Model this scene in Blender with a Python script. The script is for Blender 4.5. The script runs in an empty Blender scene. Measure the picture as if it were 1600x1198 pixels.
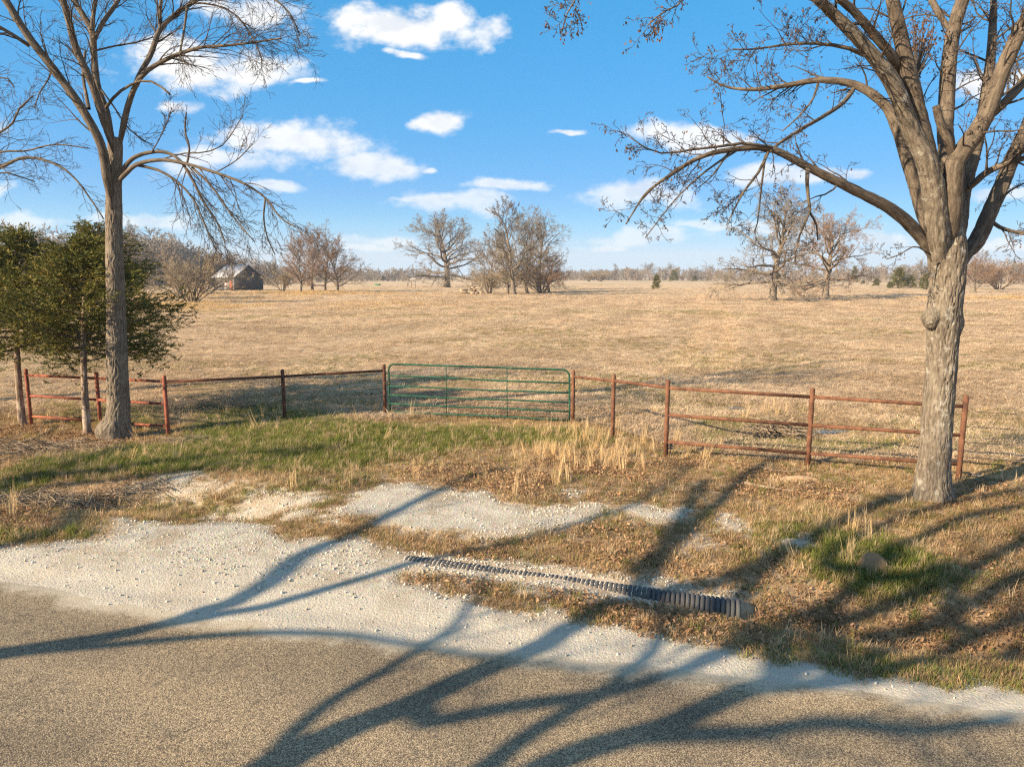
import bpy, math, random
import numpy as np

# ------------------------------------------------------------------ camera, sky, sun, exposure
sc = bpy.context.scene
COL = sc.collection
F_PX, PITCH, CAM_H = 1110.0, math.radians(8.6), 3.6          # focal length in pixels of a 1600 px wide frame
SUN_EL, SHADOW_AZ = math.radians(25.0), math.radians(31.0)    # shadows run to the right and away
LD = np.array([math.cos(SHADOW_AZ), math.sin(SHADOW_AZ)])     # horizontal direction the light travels

cam_d = bpy.data.cameras.new('camera')
cam_d.sensor_width = 36.0
cam_d.lens = 36.0 * F_PX / 1600.0
cam_d.clip_start, cam_d.clip_end = 0.1, 8000.0
cam = bpy.data.objects.new('camera', cam_d)
COL.objects.link(cam)
cam.location = (0, 0, CAM_H)
cam.rotation_euler = (math.pi / 2 - PITCH, 0, 0)
sc.camera = cam

sun_d = bpy.data.lights.new('sun', 'SUN')
sun_d.energy = 5.0
sun_d.angle = math.radians(0.53)
sun_d.color = (1.0, 0.81, 0.56)
sun = bpy.data.objects.new('sun', sun_d)
COL.objects.link(sun)
# light travels along (LD*cos(el), -sin(el)); lamp shines along its local -Z
from mathutils import Vector
sun.rotation_euler = Vector((-LD[0] * math.cos(SUN_EL), -LD[1] * math.cos(SUN_EL), math.sin(SUN_EL))).to_track_quat('Z', 'Y').to_euler()
sun.location = (-30, -20, 30)

sc.view_settings.view_transform = 'Standard'
sc.view_settings.look = 'None'
sc.view_settings.exposure = 1.36
sc.view_settings.gamma = 1.0
sc.view_settings.use_curve_mapping = False
sc.cycles.use_denoising = False
sc.cycles.filter_width = 1.25
sc.cycles.max_bounces = 6
sc.cycles.diffuse_bounces = 3
sc.cycles.glossy_bounces = 2
sc.cycles.transmission_bounces = 3
sc.cycles.caustics_reflective = False
sc.cycles.caustics_refractive = False


RU = np.array([0.9703, -0.2419])      # along the road, to the right
RN = np.array([0.2419, 0.9703])       # across the road, away from the camera


class NT:
    """small helper round a node tree"""
    def __init__(self, tree):
        self.t = tree
        self.n = tree.nodes
        self.n.clear()

    def add(self, typ, **kw):
        nd = self.n.new(typ)
        for k, v in kw.items():
            setattr(nd, k, v)
        return nd

    def link(self, a, b):
        self.t.links.new(a, b)

    def put(self, sock, val):
        if isinstance(val, bpy.types.NodeSocket):
            self.t.links.new(val, sock)
        elif val is not None:
            sock.default_value = val

    def math(self, op, a, b=None, c=None, clamp=False):
        nd = self.n.new('ShaderNodeMath')
        nd.operation = op
        nd.use_clamp = clamp
        for i, v in enumerate((a, b, c)):
            if v is not None:
                self.put(nd.inputs[i], v)
        return nd.outputs[0]

    def vmath(self, op, a, b=None, out=0):
        nd = self.n.new('ShaderNodeVectorMath')
        nd.operation = op
        self.put(nd.inputs[0], a)
        if b is not None:
            self.put(nd.inputs[1], b)
        return nd.outputs[out]

    def scale(self, v, s):
        nd = self.n.new('ShaderNodeVectorMath')
        nd.operation = 'SCALE'
        self.put(nd.inputs[0], v)
        self.put(nd.inputs['Scale'], s)
        return nd.outputs[0]

    def mix(self, fac, a, b, mode='MIX'):
        nd = self.n.new('ShaderNodeMix')
        nd.data_type = 'RGBA'
        nd.blend_type = mode
        self.put(nd.inputs[0], fac)
        for s, v in ((nd.inputs[6], a), (nd.inputs[7], b)):
            if isinstance(v, tuple) and len(v) == 3:
                v = (*v, 1.0)
            self.put(s, v)
        return nd.outputs[2]

    def ss(self, v, lo, hi):
        nd = self.n.new('ShaderNodeMapRange')
        nd.interpolation_type = 'SMOOTHSTEP'
        self.put(nd.inputs[0], v)
        nd.inputs[1].default_value = lo
        nd.inputs[2].default_value = hi
        return nd.outputs[0]

    def noise(self, vec, scale, detail=4.0, rough=0.55, dist=0.0, col=False):
        nd = self.n.new('ShaderNodeTexNoise')
        if vec is not None:
            self.put(nd.inputs['Vector'], vec)
        nd.inputs['Scale'].default_value = scale
        nd.inputs['Detail'].default_value = detail
        nd.inputs['Roughness'].default_value = rough
        nd.inputs['Distortion'].default_value = dist
        return nd.outputs[1 if col else 0]

    def vor(self, vec, scale, feature='F1', out=0, rnd=1.0):
        nd = self.n.new('ShaderNodeTexVoronoi')
        nd.feature = feature
        if vec is not None:
            self.put(nd.inputs['Vector'], vec)
        nd.inputs['Scale'].default_value = scale
        nd.inputs['Randomness'].default_value = rnd
        return nd.outputs[out]

    def attr(self, name, typ='GEOMETRY', out='Fac'):
        nd = self.n.new('ShaderNodeAttribute')
        nd.attribute_name = name
        nd.attribute_type = typ
        return nd.outputs[out]

    def ramp(self, fac, stops):
        nd = self.n.new('ShaderNodeValToRGB')
        cr = nd.color_ramp
        while len(cr.elements) < len(stops):
            cr.elements.new(0.5)
        for e, (p, c) in zip(cr.elements, stops):
            e.position = p
            e.color = (*c, 1.0)
        self.put(nd.inputs[0], fac)
        return nd.outputs[0]

    def bump(self, h, strength=0.5, dist=0.02):
        nd = self.n.new('ShaderNodeBump')
        nd.inputs['Strength'].default_value = strength
        nd.inputs['Distance'].default_value = dist
        self.put(nd.inputs['Height'], h)
        return nd.outputs[0]


def px_dir(u, v):
    a, b = (u - 800.0) / F_PX, (599.0 - v) / F_PX
    cp, sp = math.cos(PITCH), math.sin(PITCH)
    return np.array([a, cp + sp * b, -sp + cp * b])


def build_world():
    w = bpy.data.worlds.new('World')
    sc.world = w
    w.use_nodes = True
    N = NT(w.node_tree)
    # --- a group that returns cloud density for a gnomonic sky position
    g = bpy.data.node_groups.new('cloud_field', 'ShaderNodeTree')
    g.interface.new_socket('P', in_out='INPUT', socket_type='NodeSocketVector')
    g.interface.new_socket('Density', in_out='OUTPUT', socket_type='NodeSocketFloat')
    g.interface.new_socket('Shade', in_out='OUTPUT', socket_type='NodeSocketFloat')
    G = NT(g)
    gi, go = G.add('NodeGroupInput'), G.add('NodeGroupOutput')
    P = gi.outputs[0]
    st = G.vmath('MULTIPLY', P, (1.0, 1.55, 0.0))
    warp = G.noise(st, 6.5, 3.0, 0.5, col=True)
    wv = G.vmath('MULTIPLY', G.vmath('SUBTRACT', warp, (0.5, 0.5, 0.5)), (0.16, 0.06, 0.0))
    Pw = G.vmath('ADD', P, wv)
    clouds = [(620, 38, 128, 30), (700, 22, 45, 20), (640, 78, 34, 7), (330, 105, 135, 34), (250, 88, 60, 22), (395, 12, 90, 18), (275, 158, 44, 10),
              (450, 222, 112, 32), (400, 206, 50, 20), (375, 252, 105, 22), (580, 270, 72, 22), (662, 270, 20, 7), (680, 195, 38, 13), (795, 291, 70, 12),
              (705, 320, 88, 17), (640, 318, 36, 6), (1085, 212, 108, 25), (1040, 205, 50, 18), (1180, 212, 26, 14), (990, 308, 84, 21), (1225, 275, 78, 16), (1335, 276, 32, 12),
              (1085, 355, 66, 9), (1000, 368, 88, 13), (1500, 132, 56, 24), (1590, 120, 40, 18), (215, 340, 76, 13), (50, 345, 82, 13), (8, 295, 22, 10),
              (620, 372, 66, 12), (585, 384, 60, 9), (1390, 368, 70, 11), (1190, 352, 70, 11), (1560, 305, 60, 14), (430, 297, 50, 8), (938, 382, 36, 6),
              (480, 124, 40, 5), (870, 205, 26, 4), (1560, 390, 80, 8), (130, 372, 90, 7), (-120, 200, 110, 30), (1760, 210, 130, 30), (800, -90, 150, 34), (300, -120, 120, 30), (1250, -150, 130, 30), (1700, 360, 90, 12), (-90, 330, 70, 14)]
    best = None
    for (u, v, a, b) in clouds:
        d = px_dir(u, v)
        ex = abs(px_dir(u + a, v)[0] / px_dir(u + a, v)[1] - d[0] / d[1])
        d2 = px_dir(u, v - b)
        ez = abs(d2[2] / d2[1] - d[2] / d[1])
        q = G.vmath('MULTIPLY', G.vmath('SUBTRACT', Pw, (d[0] / d[1], d[2] / d[1], 0.0)), (1 / ex, 1 / ez, 0.0))
        L = G.vmath('LENGTH', q, out=1)
        best = L if best is None else G.math('MINIMUM', best, L)
    n1 = G.noise(st, 17.0, 8.0, 0.60)
    n2 = G.noise(G.vmath('ADD', st, (-0.012, 0.03, 0.0)), 15.0, 3.0, 0.5)
    n3 = G.noise(st, 5.5, 2.0, 0.5)
    val = G.math('ADD', best, G.math('MULTIPLY', G.math('SUBTRACT', n1, 0.5), 2.6))
    val = G.math('ADD', val, G.math('MULTIPLY', G.math('SUBTRACT', n3, 0.5), 0.9))
    dens = G.math('SUBTRACT', 1.0, G.ss(val, 0.40, 1.30))
    G.link(dens, go.inputs[0])
    G.link(G.ss(G.math('ADD', G.math('SUBTRACT', n1, n2), G.math('MULTIPLY', G.math('SUBTRACT', 0.8, val), 0.12)), -0.02, 0.22), go.inputs[1])

    tc = N.add('ShaderNodeTexCoord')
    sky = N.add('ShaderNodeTexSky', sky_type='NISHITA')
    sky.sun_disc = False
    sky.sun_elevation = SUN_EL
    sky.sun_rotation = math.atan2(-LD[0], -LD[1])
    sky.altitude = 100.0
    sky.air_density = 0.75
    sky.dust_density = 0.0
    sky.ozone_density = 3.5
    # the photograph's clear, deep sky: brightness evened towards the horizon, colour kept blue
    sh = N.add('ShaderNodeSeparateColor', mode='HSV')
    N.link(sky.outputs[0], sh.inputs[0])
    ch = N.add('ShaderNodeCombineColor', mode='HSV')
    N.link(N.math('MINIMUM', N.math('MAXIMUM', sh.outputs[0], 0.575), 0.594), ch.inputs[0])
    N.link(N.math('MAXIMUM', N.math('MULTIPLY', sh.outputs[1], 1.25), 0.30), ch.inputs[1])
    N.link(N.math('MULTIPLY', N.math('DIVIDE', sh.outputs[2], N.math('ADD', sh.outputs[2], 2.2)), 5.6), ch.inputs[2])
    D = tc.outputs['Generated']
    sx = N.add('ShaderNodeSeparateXYZ')
    N.link(D, sx.inputs[0])
    yy = N.math('MAXIMUM', sx.outputs[1], 0.05)
    px = N.math('DIVIDE', sx.outputs[0], yy)
    pz = N.math('DIVIDE', sx.outputs[2], yy)
    cb = N.add('ShaderNodeCombineXYZ')
    N.link(px, cb.inputs[0])
    N.link(pz, cb.inputs[1])
    ga = N.add('ShaderNodeGroup', node_tree=g)
    N.link(cb.outputs[0], ga.inputs[0])
    front = N.ss(sx.outputs[1], 0.25, 0.5)
    # broken cumulus round the unseen sky, cover raised to whiten the ambient light
    zz = N.math('MAXIMUM', N.math('ADD', sx.outputs[2], 0.12), 0.05)
    cb2 = N.add('ShaderNodeCombineXYZ')
    N.link(N.math('DIVIDE', sx.outputs[0], zz), cb2.inputs[0])
    N.link(N.math('DIVIDE', sx.outputs[1], zz), cb2.inputs[1])
    gen = N.ss(N.noise(cb2.outputs[0], 1.6, 7.0, 0.55), 0.48, 0.62)
    gen = N.math('MULTIPLY', gen, N.math('SUBTRACT', 1.0, front))
    gen = N.math('MULTIPLY', gen, N.ss(sx.outputs[2], 0.0, 0.1))
    dens = N.math('ADD', N.math('MULTIPLY', ga.outputs[0], front), gen, clamp=True)
    up = N.ss(sx.outputs[2], 0.0, 0.03)
    dens = N.math('MULTIPLY', dens, up)
    # clouds far off near the horizon are thinner
    dens = N.math('MULTIPLY', dens, N.math('ADD', 0.55, N.math('MULTIPLY', N.ss(sx.outputs[2], 0.03, 0.25), 0.42)))
    ccol = N.mix(ga.outputs[1], (1.0, 0.99, 0.97), (0.80, 0.83, 0.88))
    bgs = N.add('ShaderNodeBackground')
    N.link(ch.outputs[0], bgs.inputs[0])
    bgs.inputs[1].default_value = 0.092
    bgc = N.add('ShaderNodeBackground')
    N.link(ccol, bgc.inputs[0])
    bgc.inputs[1].default_value = 0.43
    mx = N.add('ShaderNodeMixShader')
    N.link(dens, mx.inputs[0])
    N.link(bgs.outputs[0], mx.inputs[1])
    N.link(bgc.outputs[0], mx.inputs[2])
    w.cycles.sampling_method = 'NONE'
    out = N.add('ShaderNodeOutputWorld')
    N.link(mx.outputs[0], out.inputs[0])


build_world()

# ------------------------------------------------------------------ numpy helpers
RNG = np.random.default_rng(7)


def smooth(a, b, x):
    t = np.clip((np.asarray(x, float) - a) / (b - a), 0, 1)
    return t * t * (3 - 2 * t)


def _hash(ix, iy, iz, seed):
    h = (ix.astype(np.int64) * 374761393 + iy.astype(np.int64) * 668265263 + iz.astype(np.int64) * 1274126177 + seed * 974634777) & 0xffffffff
    h = ((h ^ (h >> 13)) * 1274126177) & 0xffffffff
    h = ((h ^ (h >> 16)) * 2246822519) & 0xffffffff
    return ((h ^ (h >> 15)) & 0xffff) / 65535.0


def vnoise(x, y, z=None, seed=0):
    x, y = np.asarray(x, float), np.asarray(y, float)
    z = np.zeros_like(x) if z is None else np.asarray(z, float)
    ix, iy, iz = np.floor(x), np.floor(y), np.floor(z)
    fx, fy, fz = x - ix, y - iy, z - iz
    fx, fy, fz = [f * f * (3 - 2 * f) for f in (fx, fy, fz)]
    r = 0
    for dx in (0, 1):
        for dy in (0, 1):
            for dz in (0, 1):
                wgt = (fx if dx else 1 - fx) * (fy if dy else 1 - fy) * (fz if dz else 1 - fz)
                r = r + wgt * _hash(ix + dx, iy + dy, iz + dz, seed)
    return r


def fbm(x, y, z=None, seed=0, octv=4):
    s, a, tot = 0, 1.0, 0
    x, y = np.asarray(x, float), np.asarray(y, float)
    for o in range(octv):
        s = s + a * vnoise(x, y, z, seed + o * 17)
        tot += a
        a *= 0.5
        x, y = x * 2.03 + 11.3, y * 2.03 + 5.7
        z = None if z is None else z * 2.03 + 3.1
    return s / tot


# road frame: s = distance across (away from the camera), t = distance along (to the right)
S_EDGE, S_NEAR, S_DITCH = 6.4, -0.35, 8.15


def terrain(x, y):
    x, y = np.asarray(x, float), np.asarray(y, float)
    s, t = RN[0] * x + RN[1] * y, RU[0] * x + RU[1] * y
    far = smooth(14.5, 40, s)
    z = 0.16 * (fbm(x / 5.0, y / 5.0, seed=3, octv=3) - 0.5) * smooth(8.5, 13, s)
    z = z + 0.7 * (fbm(x / 38.0, y / 30.0, seed=5, octv=2) - 0.5) * far * (1 - 0.5 * smooth(200, 500, s))
    z = z + 0.04 * (fbm(x / 0.8, y / 0.8, seed=8, octv=3) - 0.5) * smooth(7.4, 9.5, s)
    # roadside ditch, opening at the mouth of the culvert
    dep = 0.46 * smooth(-1.0, 3.0, t)
    z = z - dep * np.exp(-((s - S_DITCH + 0.05) / 0.72) ** 2)
    z = z + 0.10 * smooth(3, 6, t) * np.exp(-((s - 10.8) / 1.5) ** 2)
    z = z - 0.22 * smooth(-5.2, -7.0, t) * np.exp(-((s - 9.4) / 0.6) ** 2) + 0.10 * smooth(-5.0, -6.5, t) * np.exp(-((s - 10.7) / 0.8) ** 2)
    z = z - 0.07 * smooth(-1.6, -0.6, t) * smooth(3.2, 2.4, t) * np.exp(-((s - S_DITCH + 0.28) / 0.22) ** 2)
    # wet hollows beyond the pipe fence
    for (cx, cy, rx, ry, d) in ((6.6, 16.2, 2.2, 0.9, 0.14), (5.9, 19.4, 1.1, 0.7, 0.12)):
        z = z - d * np.exp(-(((x - cx) / rx) ** 2 + ((y - cy) / ry) ** 2))
    # the bed below the road sheet
    onroad = smooth(S_EDGE + 0.35, S_EDGE - 0.1, s) * smooth(S_NEAR - 0.45, S_NEAR + 0.1, s)
    z = z - 0.07 * onroad
    # verge behind the camera
    z = z - 0.18 * np.exp(-((s - S_NEAR + 2.2) / 0.8) ** 2)
    return z


def h1(x, y):
    return float(terrain(np.array([x]), np.array([y]))[0])


def ground_many(uv):
    """where the rays through photo pixels meet the ground"""
    d = np.array([px_dir(u, v) for u, v in uv])
    z = np.zeros(len(d))
    for _ in range(12):
        q = d * ((z - CAM_H) / d[:, 2])[:, None]
        z = 0.5 * z + 0.5 * np.maximum(terrain(q[:, 0], q[:, 1]), -0.6)
    q[:, 2] = terrain(q[:, 0], q[:, 1])
    return q


def ground_px(u, v):
    return ground_many([(u, v)])[0]


def far_px(u, v):
    d = px_dir(u, max(v, 434.0))
    p = d * (-CAM_H / d[2])
    return np.array([p[0], p[1], h1(p[0], p[1])])


def at_y(u, v, Y):
    d = px_dir(u, v)
    return np.array([0, 0, CAM_H]) + d * (Y / d[1])


def z_at(x, y, v):
    """height of a point above (x, y) that shows at photo row v"""
    b = (599.0 - v) / F_PX
    cp, sp = math.cos(PITCH), math.sin(PITCH)
    dz = y * (b * cp - sp) / (cp + b * sp)
    return CAM_H + dz


# ------------------------------------------------------------------ mesh helpers
def mesh_np(name, verts, quads=None, tris=None, attrs=None, smooth_shade=True):
    me = bpy.data.meshes.new(name)
    verts = np.asarray(verts, np.float32).reshape(-1, 3)
    me.vertices.add(len(verts))
    me.vertices.foreach_set('co', verts.ravel())
    loops, starts, k = [], [], 0
    if quads is not None and len(quads):
        quads = np.asarray(quads, np.int32).reshape(-1, 4)
        loops.append(quads.ravel())
        starts.append(np.arange(len(quads)) * 4)
        k = len(quads) * 4
    if tris is not None and len(tris):
        tris = np.asarray(tris, np.int32).reshape(-1, 3)
        loops.append(tris.ravel())
        starts.append(k + np.arange(len(tris)) * 3)
    if loops:
        lp, stt = np.concatenate(loops), np.concatenate(starts)
        me.loops.add(len(lp))
        me.loops.foreach_set('vertex_index', lp.astype(np.int32))
        me.polygons.add(len(stt))
        me.polygons.foreach_set('loop_start', stt.astype(np.int32))
        if smooth_shade:
            me.polygons.foreach_set('use_smooth', np.ones(len(stt), bool))
    for an, av in (attrs or {}).items():
        av = np.asarray(av, np.float32)
        if av.ndim == 1:
            a = me.attributes.new(an, 'FLOAT', 'POINT')
            a.data.foreach_set('value', av)
        else:
            a = me.attributes.new(an, 'FLOAT_VECTOR', 'POINT')
            a.data.foreach_set('vector', av.ravel())
    me.update(calc_edges=True)
    return me


def obj(name, me, mat=None, parent=None):
    o = bpy.data.objects.new(name, me)
    COL.objects.link(o)
    if mat is not None and me is not None and not me.materials:
        me.materials.append(mat)
    if parent is not None:
        o.parent = parent
        o.location = -parent.location
    return o


def child(name, me, mat, parent):
    """a part whose vertices are already in its parent's local space"""
    o = bpy.data.objects.new(name, me)
    COL.objects.link(o)
    if mat is not None and not me.materials:
        me.materials.append(mat)
    o.parent = parent
    return o


def thing(name, label, cat, loc=(0, 0, 0), group=None, rotz=0.0):
    o = bpy.data.objects.new(name, None)
    o.empty_display_size = 0.2
    COL.objects.link(o)
    o.location = loc
    o.rotation_euler = (0, 0, rotz)
    o['label'], o['category'] = label, cat
    if group:
        o['group'] = group
    return o


def tag(o, label, cat, group=None):
    o['label'], o['category'] = label, cat
    if group:
        o['group'] = group
    return o


def catmull(pts, n):
    pts = np.asarray(pts, float)
    if len(pts) == 2:
        return pts[0] + (pts[1] - pts[0]) * np.linspace(0, 1, n)[:, None]
    P = np.vstack([2 * pts[0] - pts[1], pts, 2 * pts[-1] - pts[-2]])
    seg = np.linalg.norm(np.diff(pts[:, :3], axis=0), axis=1)
    cum = np.concatenate([[0], np.cumsum(seg)])
    out = []
    for d in np.linspace(0, cum[-1], n):
        i = min(max(np.searchsorted(cum, d) - 1, 0), len(seg) - 1)
        t = (d - cum[i]) / max(seg[i], 1e-9)
        a, b, c, e = P[i], P[i + 1], P[i + 2], P[i + 3]
        out.append(0.5 * ((2 * b) + (c - a) * t + (2 * a - 5 * b + 4 * c - e) * t * t + (3 * b - a - 3 * c + e) * t ** 3))
    return np.array(out)


def tubes(branches, sides=None, cap=False):
    """branches: list of (pts Nx3, radii N) -> verts, quads, tris, bark coordinates"""
    groups = {}
    for pts, rad in branches:
        k = sides
        if k is None:
            r = rad[0]
            k = 10 if r > 0.08 else 6 if r > 0.025 else 4 if r > 0.01 else 3
        groups.setdefault((len(pts), k), []).append((pts, rad))
    V, Q, T, B, off = [], [], [], [], 0
    for (n, k), lst in groups.items():
        P = np.array([a for a, _ in lst], float)
        R = np.array([b for _, b in lst], float)
        m = len(lst)
        tg = np.empty_like(P)
        tg[:, 1:-1] = P[:, 2:] - P[:, :-2]
        tg[:, 0] = P[:, 1] - P[:, 0]
        tg[:, -1] = P[:, -1] - P[:, -2]
        tg /= np.linalg.norm(tg, axis=2, keepdims=True) + 1e-9
        main = P[:, -1] - P[:, 0]
        ref = np.where((np.abs(main[:, 2:3]) > 0.8 * np.linalg.norm(main, axis=1, keepdims=True)), np.array([[0.0, 1.0, 0.05]]), np.array([[0.05, 0.1, 1.0]]))
        n1 = np.cross(tg, ref[:, None, :])
        n1 /= np.linalg.norm(n1, axis=2, keepdims=True) + 1e-9
        n2 = np.cross(tg, n1)
        ang = np.arange(k) / k * 2 * math.pi
        ca, sa = np.cos(ang), np.sin(ang)
        vv = P[:, :, None, :] + R[:, :, None, None] * (ca[None, None, :, None] * n1[:, :, None, :] + sa[None, None, :, None] * n2[:, :, None, :])
        seg = np.concatenate([np.zeros((m, 1)), np.cumsum(np.linalg.norm(np.diff(P, axis=1), axis=2), axis=1)], axis=1)
        ph = (np.arange(m) * 3.7)[:, None]
        bc = np.stack([np.broadcast_to(R[:, :, None] * ca, vv.shape[:3]) + ph[:, :, None], np.broadcast_to(R[:, :, None] * sa, vv.shape[:3]), np.broadcast_to(seg[:, :, None], vv.shape[:3])], axis=3)
        idx = off + np.arange(m * n * k).reshape(m, n, k)
        nx = np.roll(idx, -1, axis=2)
        q = np.stack([idx[:, :-1], idx[:, 1:], nx[:, 1:], nx[:, :-1]], axis=-1)
        V.append(vv.reshape(-1, 3))
        B.append(bc.reshape(-1, 3))
        Q.append(q.reshape(-1, 4))
        off += m * n * k
        if cap:
            for e in (0, -1):
                cv = P[:, e]
                V.append(cv)
                B.append(bc[:, e].mean(axis=1))
                ci = off + np.arange(m)
                off += m
                a, b = idx[:, e], nx[:, e]
                if e == 0:
                    a, b = b, a
                T.append(np.stack([np.broadcast_to(ci[:, None], a.shape), b, a], axis=-1).reshape(-1, 3))
    return np.vstack(V), np.vstack(Q), (np.vstack(T) if T else None), np.vstack(B)


def tube_mesh(name, branches, sides=None, cap=False, origin=(0, 0, 0)):
    v, q, t, b = tubes(branches, sides, cap)
    return mesh_np(name, v - np.asarray(origin), q, t, {'barkco': b})


def trunk_mesh(name, pts, rad, origin, sides=56, step=0.05, rough=0.028, flare=None, burls=(), seed=0, cap=True):
    """thick stem with bark ridges as real relief; flare = (height, amount) of the root flare"""
    pts = np.asarray(pts, float)
    L = np.sum(np.linalg.norm(np.diff(pts, axis=0), axis=1))
    n = max(8, int(L / step))
    P = catmull(np.hstack([pts, np.asarray(rad)[:, None]]), n)
    C, R = P[:, :3], np.maximum(P[:, 3], 0.004)
    tg = np.gradient(C, axis=0)
    tg /= np.linalg.norm(tg, axis=1, keepdims=True)
    ref = np.array([0.0, 1.0, 0.05]) if abs(C[-1, 2] - C[0, 2]) > 0.6 * L else np.array([0.05, 0.1, 1.0])
    n1 = np.cross(tg, ref)
    n1 /= np.linalg.norm(n1, axis=1, keepdims=True)
    n2 = np.cross(tg, n1)
    th = np.arange(sides) / sides * 2 * math.pi
    ca, sa = np.cos(th), np.sin(th)
    ln = np.linspace(0, L, n)
    bx = R[:, None] * ca + seed * 3.1
    by = R[:, None] * sa
    bz = np.broadcast_to(ln[:, None], bx.shape)
    f = 30.0
    wv = 0.35 * (fbm(bx * 7, by * 7, bz * 5, seed=seed + 3, octv=2) - 0.5)
    ridge = 1 - np.abs(2 * fbm(bx * f + wv * 6, by * f + wv * 6, bz * f * 0.2, seed=seed, octv=3) - 1) * 2.2
    ridge = np.clip(ridge, -0.6, 0.75) + 0.5 * (fbm(bx * 40, by * 40, bz * 16, seed=seed + 7, octv=2) - 0.5)
    lump = fbm(bx * 4, by * 4, bz * 2.2, seed=seed + 5, octv=3) - 0.5
    rr = R[:, None] * (1 + 0.16 * lump) + rough * np.clip(R[:, None] / 0.3, 0.15, 1) * (ridge - 0.4)
    if flare:
        fh, fa = flare
        fl = np.exp(-ln / fh)[:, None]
        rr = rr + R[0] * fa * fl * (1 + 0.45 * np.cos(5 * th + seed)[None, :] + 0.25 * np.cos(3 * th + 1 + seed)[None, :])
    V = C[:, None, :] + rr[:, :, None] * (ca[None, :, None] * n1[:, None, :] + sa[None, :, None] * n2[:, None, :])
    for (bc_, br, amt) in burls:
        d = np.linalg.norm(V - np.asarray(bc_), axis=2)
        wgt = np.exp(-(d / br) ** 2)[:, :, None]
        dirv = V - C[:, None, :]
        dirv /= np.linalg.norm(dirv, axis=2, keepdims=True)
        V = V + dirv * amt * wgt
    idx = np.arange(n * sides).reshape(n, sides)
    nx = np.roll(idx, -1, axis=1)
    q = np.stack([idx[:-1], idx[1:], nx[1:], nx[:-1]], axis=-1).reshape(-1, 4)
    V = V.reshape(-1, 3)
    B = np.stack([bx, by, bz], axis=-1).reshape(-1, 3)
    t = None
    if cap:
        V = np.vstack([V, C[-1:]])
        B = np.vstack([B, B[-1:]])
        ci = len(V) - 1
        t = np.stack([np.full(sides, ci), idx[-1], nx[-1]], axis=-1)[:, ::-1]
    return mesh_np(name, V - np.asarray(origin), q, t, {'barkco': B})


# ------------------------------------------------------------------ materials
MATS = {}


def new_mat(name):
    m = bpy.data.materials.new(name)
    m.use_nodes = True
    MATS[name] = m
    return m, NT(m.node_tree)


def finish(N, col, rough=0.9, normal=None, spec=0.25, metal=0.0, transl=None):
    b = N.add('ShaderNodeBsdfPrincipled')
    N.put(b.inputs['Base Color'], (*col, 1.0) if isinstance(col, tuple) else col)
    N.put(b.inputs['Roughness'], rough)
    N.put(b.inputs['Specular IOR Level'], spec)
    N.put(b.inputs['Metallic'], metal)
    if normal is not None:
        N.link(normal, b.inputs['Normal'])
    out = N.add('ShaderNodeOutputMaterial')
    if transl:
        tr = N.add('ShaderNodeBsdfTranslucent')
        N.put(tr.inputs[0], (*col, 1.0) if isinstance(col, tuple) else col)
        mx = N.add('ShaderNodeMixShader')
        mx.inputs[0].default_value = transl
        N.link(b.outputs[0], mx.inputs[1])
        N.link(tr.outputs[0], mx.inputs[2])
        N.link(mx.outputs[0], out.inputs[0])
    else:
        N.link(b.outputs[0], out.inputs[0])


def bark_mat(name, dark, mid, light, fs=30.0, bump=0.7, lichen=None):
    m, N = new_mat(name)
    bc = N.attr('barkco', out='Vector')
    v = N.vmath('MULTIPLY', bc, (1.0, 1.0, 0.17))
    n1 = N.noise(v, fs, 6.0, 0.62)
    n2 = N.noise(bc, 3.0, 4.0, 0.6)
    n3 = N.noise(bc, 60.0, 3.0, 0.6)
    f = N.math('ADD', N.math('MULTIPLY', n1, 0.75), N.math('MULTIPLY', n3, 0.25))
    c = N.ramp(f, [(0.33, dark), (0.5, mid), (0.66, light)])
    c = N.mix(N.math('MULTIPLY', N.ss(n2, 0.45, 0.7), 0.45), c, light)
    if lichen:
        c = N.mix(N.math('MULTIPLY', N.ss(N.noise(bc, 7.0, 5.0, 0.65), 0.56, 0.66), 0.7), c, lichen)
    finish(N, c, 0.92, N.bump(f, bump, 0.03), 0.15)
    return m


bark_mat('bark_oak', (0.050, 0.040, 0.032), (0.145, 0.118, 0.090), (0.27, 0.23, 0.18), 34, 1.0, (0.34, 0.32, 0.275))
bark_mat('bark_pecan', (0.05, 0.039, 0.030), (0.155, 0.125, 0.095), (0.28, 0.23, 0.175), 40, 0.9)
bark_mat('bark_limb', (0.035, 0.027, 0.021), (0.105, 0.082, 0.062), (0.20, 0.16, 0.12), 30, 0.7)
bark_mat('bark_cedar', (0.07, 0.042, 0.028), (0.19, 0.13, 0.09), (0.50, 0.42, 0.34), 16, 1.0)
bark_mat('stick', (0.10, 0.075, 0.05), (0.24, 0.18, 0.125), (0.42, 0.34, 0.25), 40, 0.5)


def plain(name, col, rough=0.9, var=0.25, scale=20.0, spec=0.2, bump=0.0, transl=None, coord='Object', metal=0.0):
    m, N = new_mat(name)
    tc = N.add('ShaderNodeTexCoord')
    n = N.noise(tc.outputs[coord], scale, 4.0, 0.6)
    k = N.math('ADD', 1.0 - var, N.math('MULTIPLY', n, 2 * var))
    c = N.mix(1.0, col, k, 'MULTIPLY')
    finish(N, c, rough, N.bump(n, bump, 0.01) if bump else None, spec, metal, transl)
    return m


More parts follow.
